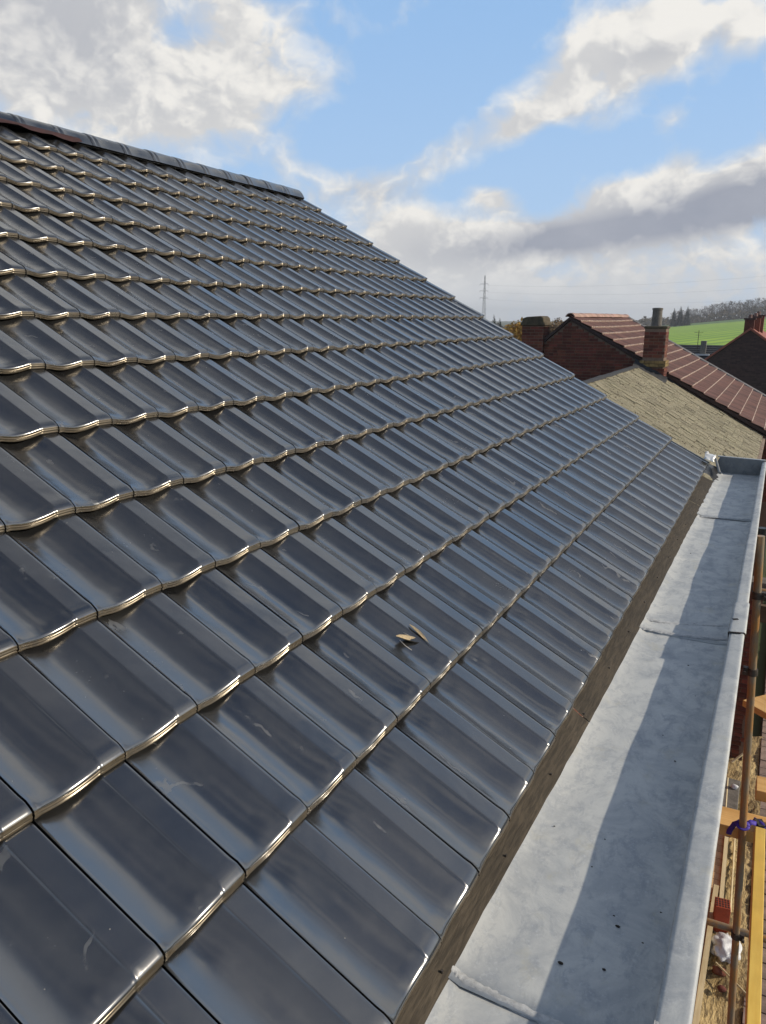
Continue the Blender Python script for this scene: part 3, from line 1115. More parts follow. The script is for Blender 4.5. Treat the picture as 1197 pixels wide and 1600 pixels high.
def zx0(y):
    """x of the inner zinc edge along the gutter"""
    pts = [(-2.2, .012), (0.1, .025), (0.56, .031), (1.28, .053), (2.42, .071), (4.34, .082), (5.18, .098), (6.43, .108), (7.2, .11)]
    for (a0, b0_), (a1, b1) in zip(pts, pts[1:]):
        if y <= a1:
            return b0_ + (b1 - b0_) * (y - a0) / (a1 - a0)
    return pts[-1][1]
er = random.Random(2)
for (yb0, yb1) in ((-2.1, 1.46), (1.464, 5.08), (5.084, 6.12)):
    mb = MB()
    ny = max(10, int((yb1 - yb0) / .07))
    jag = [er.uniform(-.004, .004) for _ in range(ny)]
    tilt_ = er.uniform(-.002, .002)
    def eb(i, j):
        y_ = yb0 + (yb1 - yb0) * i / (ny - 1)
        xz = zx(y_) + jag[i] * .25
        dn_ = .016 * (1 - sstep(.5, 1.7, y_)) + tilt_
        sg = [(-.09, -.20), (-.09, -.045), (-.045, -.040), (-.020 + jag[i] * .3, -.050 - dn_), ((xz - .02) * .5, -.078 - dn_ * .6), (xz - .004, -.099 + jag[i] * .1), (xz + .003, -.108), (xz - .002, -.20)]
        return (sg[j][0], y_, sg[j][1])
    mb.grid(eb, ny, 8)
    hc(mb.build('eave_board', M_EAVEWOOD, smooth=50, fix=False))
mb = MB()
for q in range(15):
    y_ = -.2 + q * .42
    xm = zx(y_) * .62 - .004
    dn_ = .016 * (1 - sstep(.5, 1.7, y_))
    mb.tube((xm, y_, -.092 - dn_ * .4), (xm + .002, y_, -.080 - dn_ * .4), .0032, .0032, 8)
hc(mb.build('nail_head', M_COUPLER))

# zinc gutter
gut = empty('gutter', (0, 0, 0))
hc(gut)
GW = M_ZINC
def sheet(y0, y1, z0, name='gutter_sheet'):
    n = max(6, int((y1 - y0) / .06))
    sr = random.Random(int(y0 * 100))
    ph = sr.uniform(0, 6)
    def P(i, j):
        y_ = y0 + (y1 - y0) * i / (n - 1)
        xl = zx(y_) - .006
        wob = .0022 * math.sin(y_ * 5 + ph) + .0012 * math.sin(y_ * 13 + ph)
        xs = [xl - .020, xl - .004, xl + .008, xl + .034, .14, .20, .27, .34, .40, .447, .462, .464]
        zs = [-.100, -.103, -.107, -.118, -.120, -.121, -.121, -.121, -.120, -.117, -.090, -.005]
        return (xs[j], y_, zs[j] + z0 + (wob if 2 < j < 9 else 0))
    mb_ = MB().grid(P, n, 12)
    o_ = mb_.build(name, GW, smooth=180, fix=False)
    so_ = o_.modifiers.new('thick', 'SOLIDIFY')
    so_.thickness = .0015
    so_.offset = 1
    return o_


def gchild(o_):
    o_.parent = gut
    return o_


for (y0, y1, z0) in [(-2.2, .262, 0), (.225, 2.56, .0022), (2.44, 4.90, .0044), (4.83, 6.70, .0066)]:
    gchild(sheet(y0, y1, z0))


def seam(pts, wd, seed, name='solder_seam', mat=None, lift=.004):
    """irregular solder bead: a low ridge along pts"""
    r_ = random.Random(seed)
    mb_ = MB()
    n = 46
    def at(t):
        k = t * (len(pts) - 1)
        i_ = min(int(k), len(pts) - 2)
        return Vector(pts[i_]).lerp(Vector(pts[i_ + 1]), k - i_)
    off = [(r_.uniform(-.28, .28) * wd, r_.uniform(.75, 1.2)) for _ in range(n)]
    def P(i, j):
        p = at(i / (n - 1))
        o_, k_ = off[i]
        dy = [-1, -.5, 0, .5, 1][j] * wd * k_ + o_ * .5
        dz = [-.002, lift * .75, lift * r_.uniform(.85, 1.1), lift * .6, -.002][j]
        return (p.x, p.y + dy, p.z + dz)
    mb_.grid(P, n, 5)
    return gchild(mb_.build(name, mat or GW, smooth=180, fix=False))


M_SOLDER = simple('dull_solder', (0.54, 0.54, 0.53), 0.6, 0.1, var=0.3, scale=60, bstr=0.5, bdist=0.004)
seam([(.016, .256, -.101), (.05, .248, -.113), (.155, .240, -.1185), (.28, .236, -.1185), (.445, .232, -.116)], .015, 1, mat=M_SOLDER, lift=.0035)
seam([(.065, 2.575, -.106), (.20, 2.60, -.116), (.44, 2.68, -.114)], .016, 2, mat=M_SOLDER, lift=.0022)
seam([(.068, 2.450, -.106), (.20, 2.46, -.114), (.44, 2.50, -.113)], .015, 3, mat=M_SOLDER, lift=.0035)
seam([(.105, 4.80, -.107), (.25, 4.84, -.112), (.44, 4.88, -.110)], .006, 4, mat=M_SOLDER, lift=.003)

# outer rim: a flat folded flange with a rolled outer edge
def rout(y):
    return .515 - .0052 * max(y - 1.2, 0)
def rim(y0, y1, dz, dx, name='gutter_rim'):
    n = max(4, int((y1 - y0) / .12))
    sr = random.Random(int(y0 * 77) + 3)
    ph = sr.uniform(0, 6)
    def P(i, j):
        y_ = y0 + (y1 - y0) * i / (n - 1)
        xo = rout(y_) + dx
        xi = .452 - dx + .0016 * math.sin(y_ * 3.1 + ph)
        w_ = .0013 * math.sin(y_ * 4.3 + ph)
        s_ = [(xi + .004, -.04), (xi + .0015, -.006), (xi, .004), (xi + .003, .0105), (xi + .012, .0135), ((xi + xo) / 2, .0155), (xo - .012, .0175), (xo - .004, .0185), (xo + .001, .0165), (xo + .0038, .010), (xo + .0035, .002), (xo + .0005, -.012), (xo - .004, -.060)]
        return (s_[j][0], y_, s_[j][1] + dz + w_)
    o_ = MB().grid(P, n, 13).build(name, GW, smooth=180, fix=False)
    return gchild(o_)
rim(-2.2, 2.285, 0, 0)
rim(2.278, 2.672, .0045, .0045, 'rim_lap')
rim(2.64, 6.705, .001, 0)
seam([(.455, .205, .012), (.48, .20, .0165), (.508, .195, .0165)], .013, 8, mat=M_SOLDER, lift=.003)
# open lips of the lap: two dark slits
mb = MB()
mb.add([(.447, 2.272, .013), (.475, 2.279, .0185), (.505, 2.277, .0205), (.475, 2.268, .0165)], [(0, 1, 2, 3)])
mb.box((.474, 2.274, .0165), (.046, .010, .003))
mb.box((.468, 2.43, .0205), (.024, .012, .002), Matrix.Rotation(.5, 3, 'Z'))
gchild(mb.build('lap_gap', M_DARK))
# end plate
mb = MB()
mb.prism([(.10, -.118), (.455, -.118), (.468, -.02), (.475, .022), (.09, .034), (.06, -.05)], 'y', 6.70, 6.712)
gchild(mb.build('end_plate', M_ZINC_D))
mb = MB()
mb.box((.275, 6.712, .033), (.41, .030, .010), Matrix.Rotation(.02, 3, 'Y'))
bevel(gchild(mb.build('end_lip', GW)), .004)

# crumpled bright flashing and dark hollow at the foot of the far verge
mb = MB()
fr_ = random.Random(9)
def fl(i, j):
    y_ = 6.52 + .12 * i / 5
    x_ = -.04 + .095 * j / 5
    return (x_ + fr_.uniform(-.008, .008), y_ + fr_.uniform(-.006, .006), .035 + .05 * i / 5 - .025 * j / 5 + fr_.uniform(-.012, .012))
mb.grid(fl, 6, 6)
o = mb.build('verge_flashing', M_FOIL, smooth=30, fix=False)
sm = o.modifiers.new('thick', 'SOLIDIFY'); sm.thickness = .002
hc(o)
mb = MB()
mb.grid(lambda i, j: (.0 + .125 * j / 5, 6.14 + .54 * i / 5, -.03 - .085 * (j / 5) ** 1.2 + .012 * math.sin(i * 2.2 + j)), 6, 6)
o = mb.build('verge_hollow_shade', M_BLACK, smooth=60, fix=False)  # black sheet stands in for the shade inside the hollow
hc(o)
mb = MB()
mb.tube((.06, 6.62, .02), (.125, 6.28, -.045), .012, .012, 8)
hc(mb.build('lead_edge', M_ZINC_D))

# ================================================================== SMALL THINGS ON THE ROOF AND IN THE GUTTER
def roofpt(xs, y, n):
    return Vector(onroof(xs, y, n))


def blade(mb_, pts, widths, nrm, up_=.006, seg=5):
    """narrow curled blade along pts"""
    pts = [Vector(p) for p in pts]
    N = len(pts)
    vs_ = []
    for i, p in enumerate(pts):
        d = (pts[min(i + 1, N - 1)] - pts[max(i - 1, 0)]).normalized()
        s_ = d.cross(nrm).normalized()
        for k in range(seg):
            t = -1 + 2 * k / (seg - 1)
            vs_.append(p + s_ * widths[i] * t + nrm * (up_ * (t * t) * widths[i] / .012))
    fs_ = [(i * seg + k, i * seg + k + 1, (i + 1) * seg + k + 1, (i + 1) * seg + k) for i in range(N - 1) for k in range(seg - 1)]
    mb_.add(vs_, fs_)


NR = Vector((SA, 0, CA))
kf = S
fe = empty('dry_seed_husk', onroof(1.35 * S, 4.78 * W, -.03))
tag(fe, 'pale dry two bladed seed husk lying on a black tile near the eave', 'seed husk')
inv = Matrix.Translation(-Vector(fe.location))
def fk(ks, js, n):
    return roofpt(ks * S, js * W, n - TH * (ks - 1))
mb = MB()
blade(mb, [fk(1.545, 4.43, -.004), fk(1.514, 4.465, -.006), fk(1.467, 4.549, -.012), fk(1.405, 4.647, -.015), fk(1.372, 4.73, -.016), fk(1.35, 4.79, -.016)], [.002, .008, .012, .012, .008, .0015], NR, .012)
o = mb.build('blade', M_HUSK, fe, 60, fix=False); o.matrix_parent_inverse = inv
mb = MB()
blade(mb, [fk(1.545, 4.82, .006), fk(1.50, 4.80, .005), fk(1.44, 4.785, .003), fk(1.37, 4.765, .001), fk(1.30, 4.735, -.002), fk(1.225, 4.70, -.006)], [.0012, .006, .0085, .0075, .004, .001], NR, .010)
o = mb.build('blade', M_HUSK, fe, 60, fix=False); o.matrix_parent_inverse = inv
mb = MB()
mb.path([fk(1.36, 4.74, -.006), fk(1.30, 4.72, -.006), fk(1.23, 4.69, -.007), fk(1.14, 4.66, -.009)], lambda t: .0026 * (1 - .6 * t), 6)
mb.path([fk(1.53, 4.64, -.008), fk(1.45, 4.68, -.008), fk(1.36, 4.74, -.006)], .0013, 5)
mb.path([fk(1.50, 4.44, -.010), fk(1.43, 4.41, -.010), fk(1.36, 4.42, -.011)], .0010, 5)
o = mb.build('stem', M_STEM, fe, 180); o.matrix_parent_inverse = inv


def pebble(name, mat, loc, r, sq, seed, label, cat, group=None, rot=(0, 0, 0)):
    bm = bmesh.new()
    bmesh.ops.create_icosphere(bm, subdivisions=2, radius=1)
    r_ = random.Random(seed)
    for v_ in bm.verts:
        v_.co *= 1 + r_.uniform(-.2, .2)
        v_.co = Vector((v_.co.x * r * sq[0], v_.co.y * r * sq[1], v_.co.z * r * sq[2]))
    me = bpy.data.meshes.new(name)
    bm.to_mesh(me)
    bm.free()
    me.materials.append(mat)
    me.polygons.foreach_set('use_smooth', [True] * len(me.polygons))
    o_ = link(name, me, None, loc, rot)
    return tag(o_, label, cat, group)


pebble('bird_dropping', M_WHITE, roofpt(.37 * S, 2.12 * W, -.040), .0055, (1.3, 1, .22), 4, 'small round white bird dropping on a black tile of the lowest course', 'bird dropping', rot=(0, A, 0))
for (px_, py_, s_, lab) in [(.235, .39, .0045, 'largest dark dirt crumb on the shaded near end of the zinc gutter'),
                            (.33, .56, .004, 'round dark dirt crumb by the rim in the shaded gutter')]:
    pebble('dirt_crumb', M_CRUMB, (px_, py_, -.115), s_, (1.4, .8, .6), int(px_ * 100), lab, 'dirt crumb')
cr2 = random.Random(12)
for i in range(16):
    y_ = cr2.uniform(.3, 4.2)
    x_ = cr2.uniform(zx(y_) + .05, .42)
    pebble('dirt_crumb', M_CRUMB, (x_, y_, -.1165), cr2.uniform(.0015, .003), (1.5, .9, .6), i, 'tiny dark speck of dirt on the zinc gutter floor', 'dirt crumb', 'specks of dirt in the gutter')

# ================================================================== NEIGHBOURS
def brick_field(parent, origin, inside, x0, x1, z0, z1, yface, limit=300, bl=.21, bh=.0635, mj=.011, seed=1, mat=None, depth=.09, proud=.006, vis=True):
    """bricks of a wall that faces the camera side (-Y): the largest in view as objects, the rest joined"""
    r_ = random.Random(seed)
    mat = mat or M_BRICK
    items = []
    nrow = int((z1 - z0) / (bh + mj))
    for j in range(nrow):
        zc = z0 + (j + .5) * (bh + mj)
        x = x0 - (bl + mj) * (.5 if j % 2 else 0) - r_.uniform(0, .02)
        while x < x1:
            L_ = bl if r_.random() < .75 else bl * .5
            xa, xb = x, x + L_
            x = xb + mj
            while xa < xb - .04 and not (inside(xa, zc - bh / 2) and inside(xa, zc + bh / 2)):
                xa += .02
            while xb > xa + .04 and not (inside(xb, zc - bh / 2) and inside(xb, zc + bh / 2)):
                xb -= .02
            if xb - xa < .045:
                continue
            items.append(((xa + xb) / 2, zc, xb - xa))
    sized = []
    for it in items:
        z_ = in_view((it[0], yface, it[1]), 0)
        sized.append((z_ if z_ else 1e9, it))
    sized.sort(key=lambda q: q[0])
    base = MB().box((0, 0, 0), (bl, depth, bh)).mesh('brick', mat)
    mbr = MB()
    for n_, (z_, (xc, zc, L_)) in enumerate(sized):
        yy = yface + depth / 2 - proud + r_.uniform(-.003, .003)
        if n_ < limit and z_ < 1e8:
            o_ = link('brick', base, parent, (xc - origin[0], yy - origin[1], zc - origin[2]), (0, r_.uniform(-.006, .006), 0), (L_ / bl, 1, 1))
        else:
            mbr.box((xc - origin[0], yy - origin[1], zc - origin[2]), (L_, depth, bh), None, r_.random())
    if mbr.v:
        o_ = mbr.build('brickwork', mat, parent)
        o_['kind'] = 'stuff'


def chimney_bricks(parent, x0, x1, y0, y1, z0, z1, mat, seed, bl=.21, bh=.0635, mj=.011, proud=.005):
    r_ = random.Random(seed)
    mb_ = MB()
    n = int((z1 - z0) / (bh + mj))
    for j in range(n):
        zc = z0 + (j + .5) * (bh + mj)
        off = (bl + mj) * .5 * (j % 2)
        for (a0, a1, fixed, ax) in ((x0, x1, y0, 'x'), (x0, x1, y1, 'x'), (y0, y1, x0, 'y'), (y0, y1, x1, 'y')):
            p = a0 - off
            while p < a1:
                pa, pb = max(p, a0 - proud), min(p + bl, a1 + proud)
                if pb - pa > .04:
                    c_ = (pa + pb) / 2
                    sg = 1 if fixed in (y1, x1) and not (ax == 'x' and fixed == y0) and not (ax == 'y' and fixed == x0) else -1
                    ctr = fixed + sg * (proud - .04)
                    rr = r_.random()
                    if ax == 'x':
                        mb_.box((c_, ctr, zc), (pb - pa, .08, bh), None, rr)
                    else:
                        mb_.box((ctr, c_, zc), (.08, pb - pa - .02, bh), None, rr)
                p += bl + mj
    o_ = mb_.build('brickwork', mat, parent)
    o_['kind'] = 'stuff'
    return o_


YG, YF = 18.46, 25.66       # near and far gables of the red tiled house
APX, APZ = -4.37, 1.36
# ---- mossy slate house
mh = empty('mossy_house', (-2.0, 12.5, GZ))
tag(mh, 'low terrace house with a moss covered beige slate roof beside the black tiles', 'house')
MO = Vector(mh.location)
MRX, MRZ, MEX, MEZ = -2.58, .20, .24, -1.36
ml = math.hypot(MEX - MRX, MEZ - MRZ)
MA = math.atan2(MRZ - MEZ, MEX - MRX)
mb = MB()
MY0 = 6.95
mb.prism([(MRX, MRZ - .03), (MEX - .02, MEZ - .03), (MEX - .02, MEZ - .12), (MRX, MRZ - .12)], 'y', MY0, YG - .01)
o = mb.build('roof_deck', M_DARK, mh); o.matrix_parent_inverse = Matrix.Translation(-MO)
mb = MB()
mb.prism([(MRX - .02, MRZ - .02), (MRX - .02, MRZ - .10), (-5.2, -1.3), (-5.2, -1.2)], 'y', MY0, YG - .01)
o = mb.build('rear_slope', M_DSLATE, mh); o.matrix_parent_inverse = Matrix.Translation(-MO)
mb = MB()
mb.prism([(.08, GZ), (.08, MEZ - .10), (MRX, MRZ - .16), (-5.1, -1.34), (-5.1, GZ)], 'y', MY0 + .02, YG - .02)
o = mb.build('wall', M_FACADE, mh); o.matrix_parent_inverse = Matrix.Translation(-MO)
mb = MB()
mb.box((MEX + .045, (MY0 + YG) / 2, MEZ - .055), (.11, YG - MY0 - .03, .07))
o = mb.build('eave_trim', simple('pinkish_eave_mortar', (0.42, 0.31, 0.235), 0.9, var=0.5, scale=14, bstr=.5, bdist=.02), mh); o.matrix_parent_inverse = Matrix.Translation(-MO)
sr = random.Random(31)
SW, SG = .215, .125
def slate_mesh(seed):
    r_ = random.Random(seed)
    mb_ = MB()
    L_ = .235
    n = 5
    top = [(L_ * -1 + 0 * k, SW * (.02 + .95 * k / (n - 1)), 0.0) for k in range(n)]
    front = [(r_.uniform(-.014, .012), SW * (.02 + .95 * k / (n - 1)) + r_.uniform(-.004, .004) * (0 < k < n - 1), 0.0) for k in range(n)]
    t_ = .013
    vs_ = [(p[0], p[1], p[2] + t_) for p in front] + [(p[0], p[1], .010) for p in top] + [(p[0] - .004, p[1], 0) for p in front]
    fs_ = []
    for k in range(n - 1):
        fs_.append((k, k + 1, n + k + 1, n + k))
        fs_.append((2 * n + k, 2 * n + k + 1, k + 1, k))
    fs_ += [(0, n, 2 * n), (n - 1, 3 * n - 1, 2 * n - 1)]
    mb_.add(vs_, fs_)
    return mb_
SL = [slate_mesh(s) for s in range(5)]
SLM = [s.mesh('slate', M_SLATE) for s in SL]
ncs = int((ml - .22) / SG) + 1
lst = []
for k in range(ncs):
    xs = k * SG
    y_ = MY0 + .02 - (SW * .5 if k % 2 else 0)
    while y_ < YG - .1:
        miss = sr.random()
        tilt = abs(sr.gauss(0, .03)) + .065
        lift = abs(sr.gauss(0, .006))
        c = Vector((MEX + .03 - xs * math.cos(MA), y_, MEZ + xs * math.sin(MA))) + Vector((math.sin(MA), 0, math.cos(MA))) * (lift + .004)
        zz = in_view(c + Vector((-.1, .15, .05)), 0)
        if y_ < 8.9 and zz is None:
            zz = None
        lst.append((zz if (zz and y_ > 9.0) else 1e9, c, tilt, sr.gauss(0, .006), sr.randrange(5)))
        y_ += SW + sr.uniform(0, .012)
lst.sort(key=lambda q: q[0])
srest = MB()
for i, (z_, c, tilt, rz_, vi) in enumerate(lst):
    if i < 300 and z_ < 1e8:
        link('slate', SLM[vi], mh, c - MO, (0, MA + tilt * .7 - .05, rz_))
    else:
        mt_ = Matrix.Translation(c - MO) @ Matrix.Rotation(rz_, 4, 'Z') @ Matrix.Rotation(MA + tilt * .7 - .05, 4, 'Y')
        srest.add([mt_ @ Vector(p) for p in SL[vi].v], SL[vi].f, sr.random())
o = srest.build('slate_covering', M_SLATE, mh, fix=False)
o['kind'] = 'stuff'
# moss cushions scattered over the slates
mb = MB()
for i in range(900):
    xs, y_ = sr.uniform(0, ml), sr.uniform(9.0, YG - .2)
    c = Vector((MEX - xs * math.cos(MA), y_, MEZ + xs * math.sin(MA))) + Vector((math.sin(MA), 0, math.cos(MA))) * .03
    r_ = sr.uniform(.012, .038)
    n = 6
    vs_ = [c + Vector((math.sin(MA), 0, math.cos(MA))) * r_ * .7]
    for k in range(n):
        t = 2 * PI * k / n
        vs_.append(c + Vector((-math.cos(MA), 0, math.sin(MA))) * math.cos(t) * r_ * sr.uniform(.7, 1.3) + Vector((0, 1, 0)) * math.sin(t) * r_ * 1.4 * sr.uniform(.7, 1.3) - Vector((math.sin(MA), 0, math.cos(MA))) * .012)
    mb.add(vs_, [(0, 1 + k, 1 + (k + 1) % n) for k in range(n)], sr.random())
o = mb.build('moss', M_MOSSCAP, mh, 180, fix=False); o.matrix_parent_inverse = Matrix.Translation(-MO); o['kind'] = 'stuff'
# ridge flashing, dark lead
mb = MB()
def rf(i, j):
    y_ = MY0 + (YG - .03 - MY0) * i / 60
    p = [(-.16, -.16), (-.05, .02), (.0, .045), (.06, .025), (.10, .0)][j]
    return (MRX + p[0], y_, MRZ + p[1] + sr.uniform(-.008, .008))
mb.grid(rf, 61, 5)
o = mb.build('ridge_flashing', M_LEAD, mh, 60, fix=False); o.matrix_parent_inverse = Matrix.Translation(-MO)
# stepped lead along the far gable
mb = MB()
def gf(i, j):
    t = i / 40
    x_, z_ = MRX + (MEX - MRX) * t * .34, MRZ + (MEZ - MRZ) * t * .34
    p = [(-.10, .03), (-.03, .05), (.0, .09), (.012, .17)][j]
    return (x_ + .0, YG - .012 + p[0], z_ + p[1] + .02 + sr.uniform(-.008, .008))
mb.grid(gf, 41, 4)
o = mb.build('gable_flashing', M_LEAD, mh, 60, fix=False); o.matrix_parent_inverse = Matrix.Translation(-MO)

# ---- brick house with the red tiled roof
rh = empty('red_roofed_house', (-3.4, 22, GZ))
tag(rh, 'dark red brick gable house with a worn red tiled roof and two chimneys', 'house')
RO = Vector(rh.location)
RI = Matrix.Translation(-RO)
REX = .62
RSL = .548
REZ = APZ - (REX - APX) * RSL
LEX, LEZ = -6.2, APZ - 1.83 * .86
mb = MB()
mb.prism([(REX - .02, GZ), (REX - .02, REZ - .12), (APX, APZ - .10), (LEX, LEZ - .10), (LEX, GZ)], 'y', YG + .004, YF)
o = mb.build('wall', M_MORTAR, rh); o.matrix_parent_inverse = RI
def in_gable(x, z):
    if x > REX - .03 or x < LEX: return False
    top = APZ - .11 - (x - APX) * RSL if x > APX else APZ - .11 - (APX - x) * .86
    if z > top - .012: return False
    return True
brick_field(rh, RO, in_gable, LEX, REX, -2.9, APZ, YG, 300, seed=4)
# tiled slope
RA = math.atan(RSL)
RLn = (REX + .08 - APX) / math.cos(RA)
GA = .312
mb = MB()
cr3 = random.Random(8)
ncr = int(RLn / GA) + 1
TWD = .205
ntw = int((YF - YG + .16) / TWD)
dn = Vector((math.cos(RA), 0, -math.sin(RA)))
nr_ = Vector((math.sin(RA), 0, math.cos(RA)))
for k in range(ncr):
    top_off = Vector((APX, 0, APZ))
    for q in range(ntw):
        y0 = YG - .07 + q * TWD
        dz = cr3.uniform(-.003, .003)
        sec = [(0, .0), (.10, .016), (.22, .026), (.36, .018), (.5, .004), (.75, -.002), (1.0, .0)]
        fr_, bk_, lo_ = [], [], []
        # front edge of course k lies at distance (k+1)*GA down from the ridge
        for (u_, h_) in sec:
            yy = y0 + u_ * TWD
            sag = .018 * math.sin((yy - YG) / (YF - YG) * PI) * -1
            f0 = top_off + dn * min((k + 1) * GA + cr3.uniform(-.003, .003), RLn + .05) + nr_ * (.040 + h_ + dz + sag) + Vector((0, yy, 0))
            b0_ = top_off + dn * (k * GA - .02) + nr_ * (.008 + h_ * .6 + dz + sag) + Vector((0, yy, 0))
            fr_.append(f0); bk_.append(b0_); lo_.append(f0 - nr_ * .030 - dn * .004)
        n_ = len(sec)
        rr = cr3.random()
        mid_ = [f_ - dn * .016 for f_ in fr_]
        vs_ = fr_ + mid_ + bk_ + lo_
        mb.add(vs_, [(n_ + i, n_ + i + 1, 2 * n_ + i + 1, 2 * n_ + i) for i in range(n_ - 1)], rr, 0.0)
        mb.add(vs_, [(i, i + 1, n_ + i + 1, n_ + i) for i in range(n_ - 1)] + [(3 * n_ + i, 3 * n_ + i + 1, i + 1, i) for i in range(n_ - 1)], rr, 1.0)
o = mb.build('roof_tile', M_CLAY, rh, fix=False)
o.matrix_parent_inverse = RI
o['kind'] = 'stuff'
mb = MB()
mb.prism([(APX, APZ - .002), (REX + .06, APZ - .002 - (REX + .06 - APX) * RSL), (REX + .06, APZ - .09 - (REX + .06 - APX) * RSL), (APX, APZ - .09), (LEX - .1, LEZ - .17), (LEX - .1, LEZ - .09)], 'y', YG - .055, YF + .05)
o = mb.build('roof_deck', simple('dark_verge_wood', (.055, .032, .026), .9, var=.3), rh); o.matrix_parent_inverse = RI
# far verge capping, pale
mb = MB()
p0 = Vector((APX, 0, APZ + .035)); p1 = Vector((REX + .08, 0, APZ + .035 - (REX + .08 - APX) * RSL))
mb.tube((p0.x, YF + .07, p0.z), (p1.x, YF + .07, p1.z), .045, .045, 6)
o = mb.build('verge_capping', simple('pale_grey_verge', (.36, .33, .31), .8, var=.3), rh); o.matrix_parent_inverse = RI
# ridge tiles
mb = MB()
rp = []
for i in range(9):
    t = R(-80 + 20 * i)
    rp.append((math.sin(t) * .125, math.cos(t) * .115))
outer = [(p[0], p[1]) for p in rp]
poly = outer + [(p[0] * .82, p[1] * .82) for p in rp[::-1]]
rtm = MB().prism(poly, 'y', 0, .318).mesh('ridge_tile', simple('pinkish_ridge_clay', (.46, .27, .20), .6, var=.3, scale=10, objvar=.2), 40)
y_ = YG - .06
while y_ < YF:
    o = link('ridge_tile', rtm, rh, Vector((APX, y_, APZ - .03 + cr3.uniform(-.006, .006))) - RO, (0, 0, cr3.uniform(-.02, .02)), (1, 1, 1))
    y_ += .326
# chimney at the foot of the gable (front)
ch = MB()
CX0, CX1, CY0, CY1 = -2.46, -1.99, YG - .56, YG - .06
c1 = ch.box(((CX0 + CX1) / 2, (CY0 + CY1) / 2, .28), (CX1 - CX0, CY1 - CY0, 1.62)).build('chimney', M_MORTAR, rh)
c1.matrix_parent_inverse = RI
def sub(o_):
    o_.parent = c1
    return o_
chimney_bricks(c1, CX0, CX1, CY0, CY1, .41, 1.07, M_BRICK, 3)
chimney_bricks(c1, CX0 - .035, CX1 + .035, CY0 - .035, CY1 + .035, -.50, .20, M_BRICK, 5)
chimney_bricks(c1, CX0 - .015, CX1 + .015, CY0 - .015, CY1 + .015, .35, .42, M_BRICK, 6)
chimney_bricks(c1, CX0 - .05, CX1 + .05, CY0 - .05, CY1 + .05, .20, .35, M_YBRICK, 7)
mb = MB().box(((CX0 + CX1) / 2, (CY0 + CY1) / 2, 1.105), (.52, .54, .06))
bevel(sub(mb.build('cap', M_MOSSCAP)), .02)
mb = MB()
mb.tube((-2.25, CY0 + .24, 1.12), (-2.25, CY0 + .24, 1.52), .118, .110, 16)
mb.tube((-2.25, CY0 + .24, 1.50), (-2.25, CY0 + .24, 1.545), .122, .122, 16)
mb.tube((-2.25, CY0 + .24, 1.546), (-2.25, CY0 + .24, 1.55), .08, .08, 16)
sub(mb.build('chimney_pot', M_CONC, smooth=40))
# mossy lead apron round its foot
mb = MB()
ar = random.Random(4)
def ap(i, j):
    t = i / 20
    x_ = -2.62 + .76 * t
    z_ = MRZ + (MEZ - MRZ) * (x_ - MRX) / (MEX - MRX)
    p = [(-.30, .03), (-.15, .07), (-.06, .10), (.0, .16)][j]
    return (x_, CY0 - .04 + p[0], z_ + p[1] + ar.uniform(-.012, .012))
mb.grid(ap, 21, 4)
o = mb.build('chimney_apron', M_LEAD, rh, 60, fix=False); o.matrix_parent_inverse = RI
# capped chimney left of the gable
KX0, KX1, KY0, KY1 = -5.58, -5.02, YG - .10, YG + .45
c2 = MB().box(((KX0 + KX1) / 2, (KY0 + KY1) / 2, -.25), (KX1 - KX0, KY1 - KY0, 2.8)).build('chimney', M_MORTAR, rh)
c2.matrix_parent_inverse = RI
chimney_bricks(c2, KX0, KX1, KY0, KY1, -1.2, 1.14, M_BRICK, 9)
mb = MB()
mb.prism([(KX0 - .045, 1.13), (KX1 + .045, 1.13), (KX1 + .045, 1.20), (KX1 + .01, 1.22), (KX1 - .01, 1.32), (KX1 - .08, 1.37), (KX0 + .12, 1.35), (KX0 + .01, 1.31), (KX0 - .01, 1.22), (KX0 - .045, 1.20)], 'y', KY0 - .045, KY1 + .045)
o = mb.build('cap', M_MOSSCAP, c2, 40)
bevel(o, .02)

# ---- brown gable house far right
fh = empty('brown_gable_house', (-1.0, 42, GZ))
tag(fh, 'plain dark brown brick gable house farther down the street at the right edge', 'house')
FO = Vector(fh.location); FI = Matrix.Translation(-FO)
FAX, FAZ, FY0, FY1 = -1.02, .78, 38.0, 46.0
fs = .80
FL, FR = -4.6, 2.6
mb = MB().prism([(FL, GZ), (FL, FAZ - (FAX - FL) * fs), (FAX, FAZ), (FR, FAZ - (FR - FAX) * .7), (FR, GZ)], 'y', FY0, FY1)
o = mb.build('wall', M_MORTAR_B, fh); o.matrix_parent_inverse = FI
brick_field(fh, FO, lambda x, z: z < (FAZ - (x - FAX) * .7 if x > FAX else FAZ - (FAX - x) * fs) - .03 and FL < x < FR, FL, FR, -2.6, FAZ, FY0, 0, seed=6, mat=M_BRICK_B)
mb = MB()
for s_, ex_, sl_ in ((-1, FL, fs), (1, FR, .7)):
    zE = FAZ - abs(ex_ - FAX) * sl_
    mb.prism([(FAX, FAZ + .02), (ex_ + s_ * .1, zE + .02 - .1 * sl_), (ex_ + s_ * .1, zE + .12 - .1 * sl_), (FAX, FAZ + .13)], 'y', FY0 - .08, FY1)
o = mb.build('roof', simple('bright_red_tiles', (.33, .10, .06), .7, var=.35, scale=5), fh); o.matrix_parent_inverse = FI
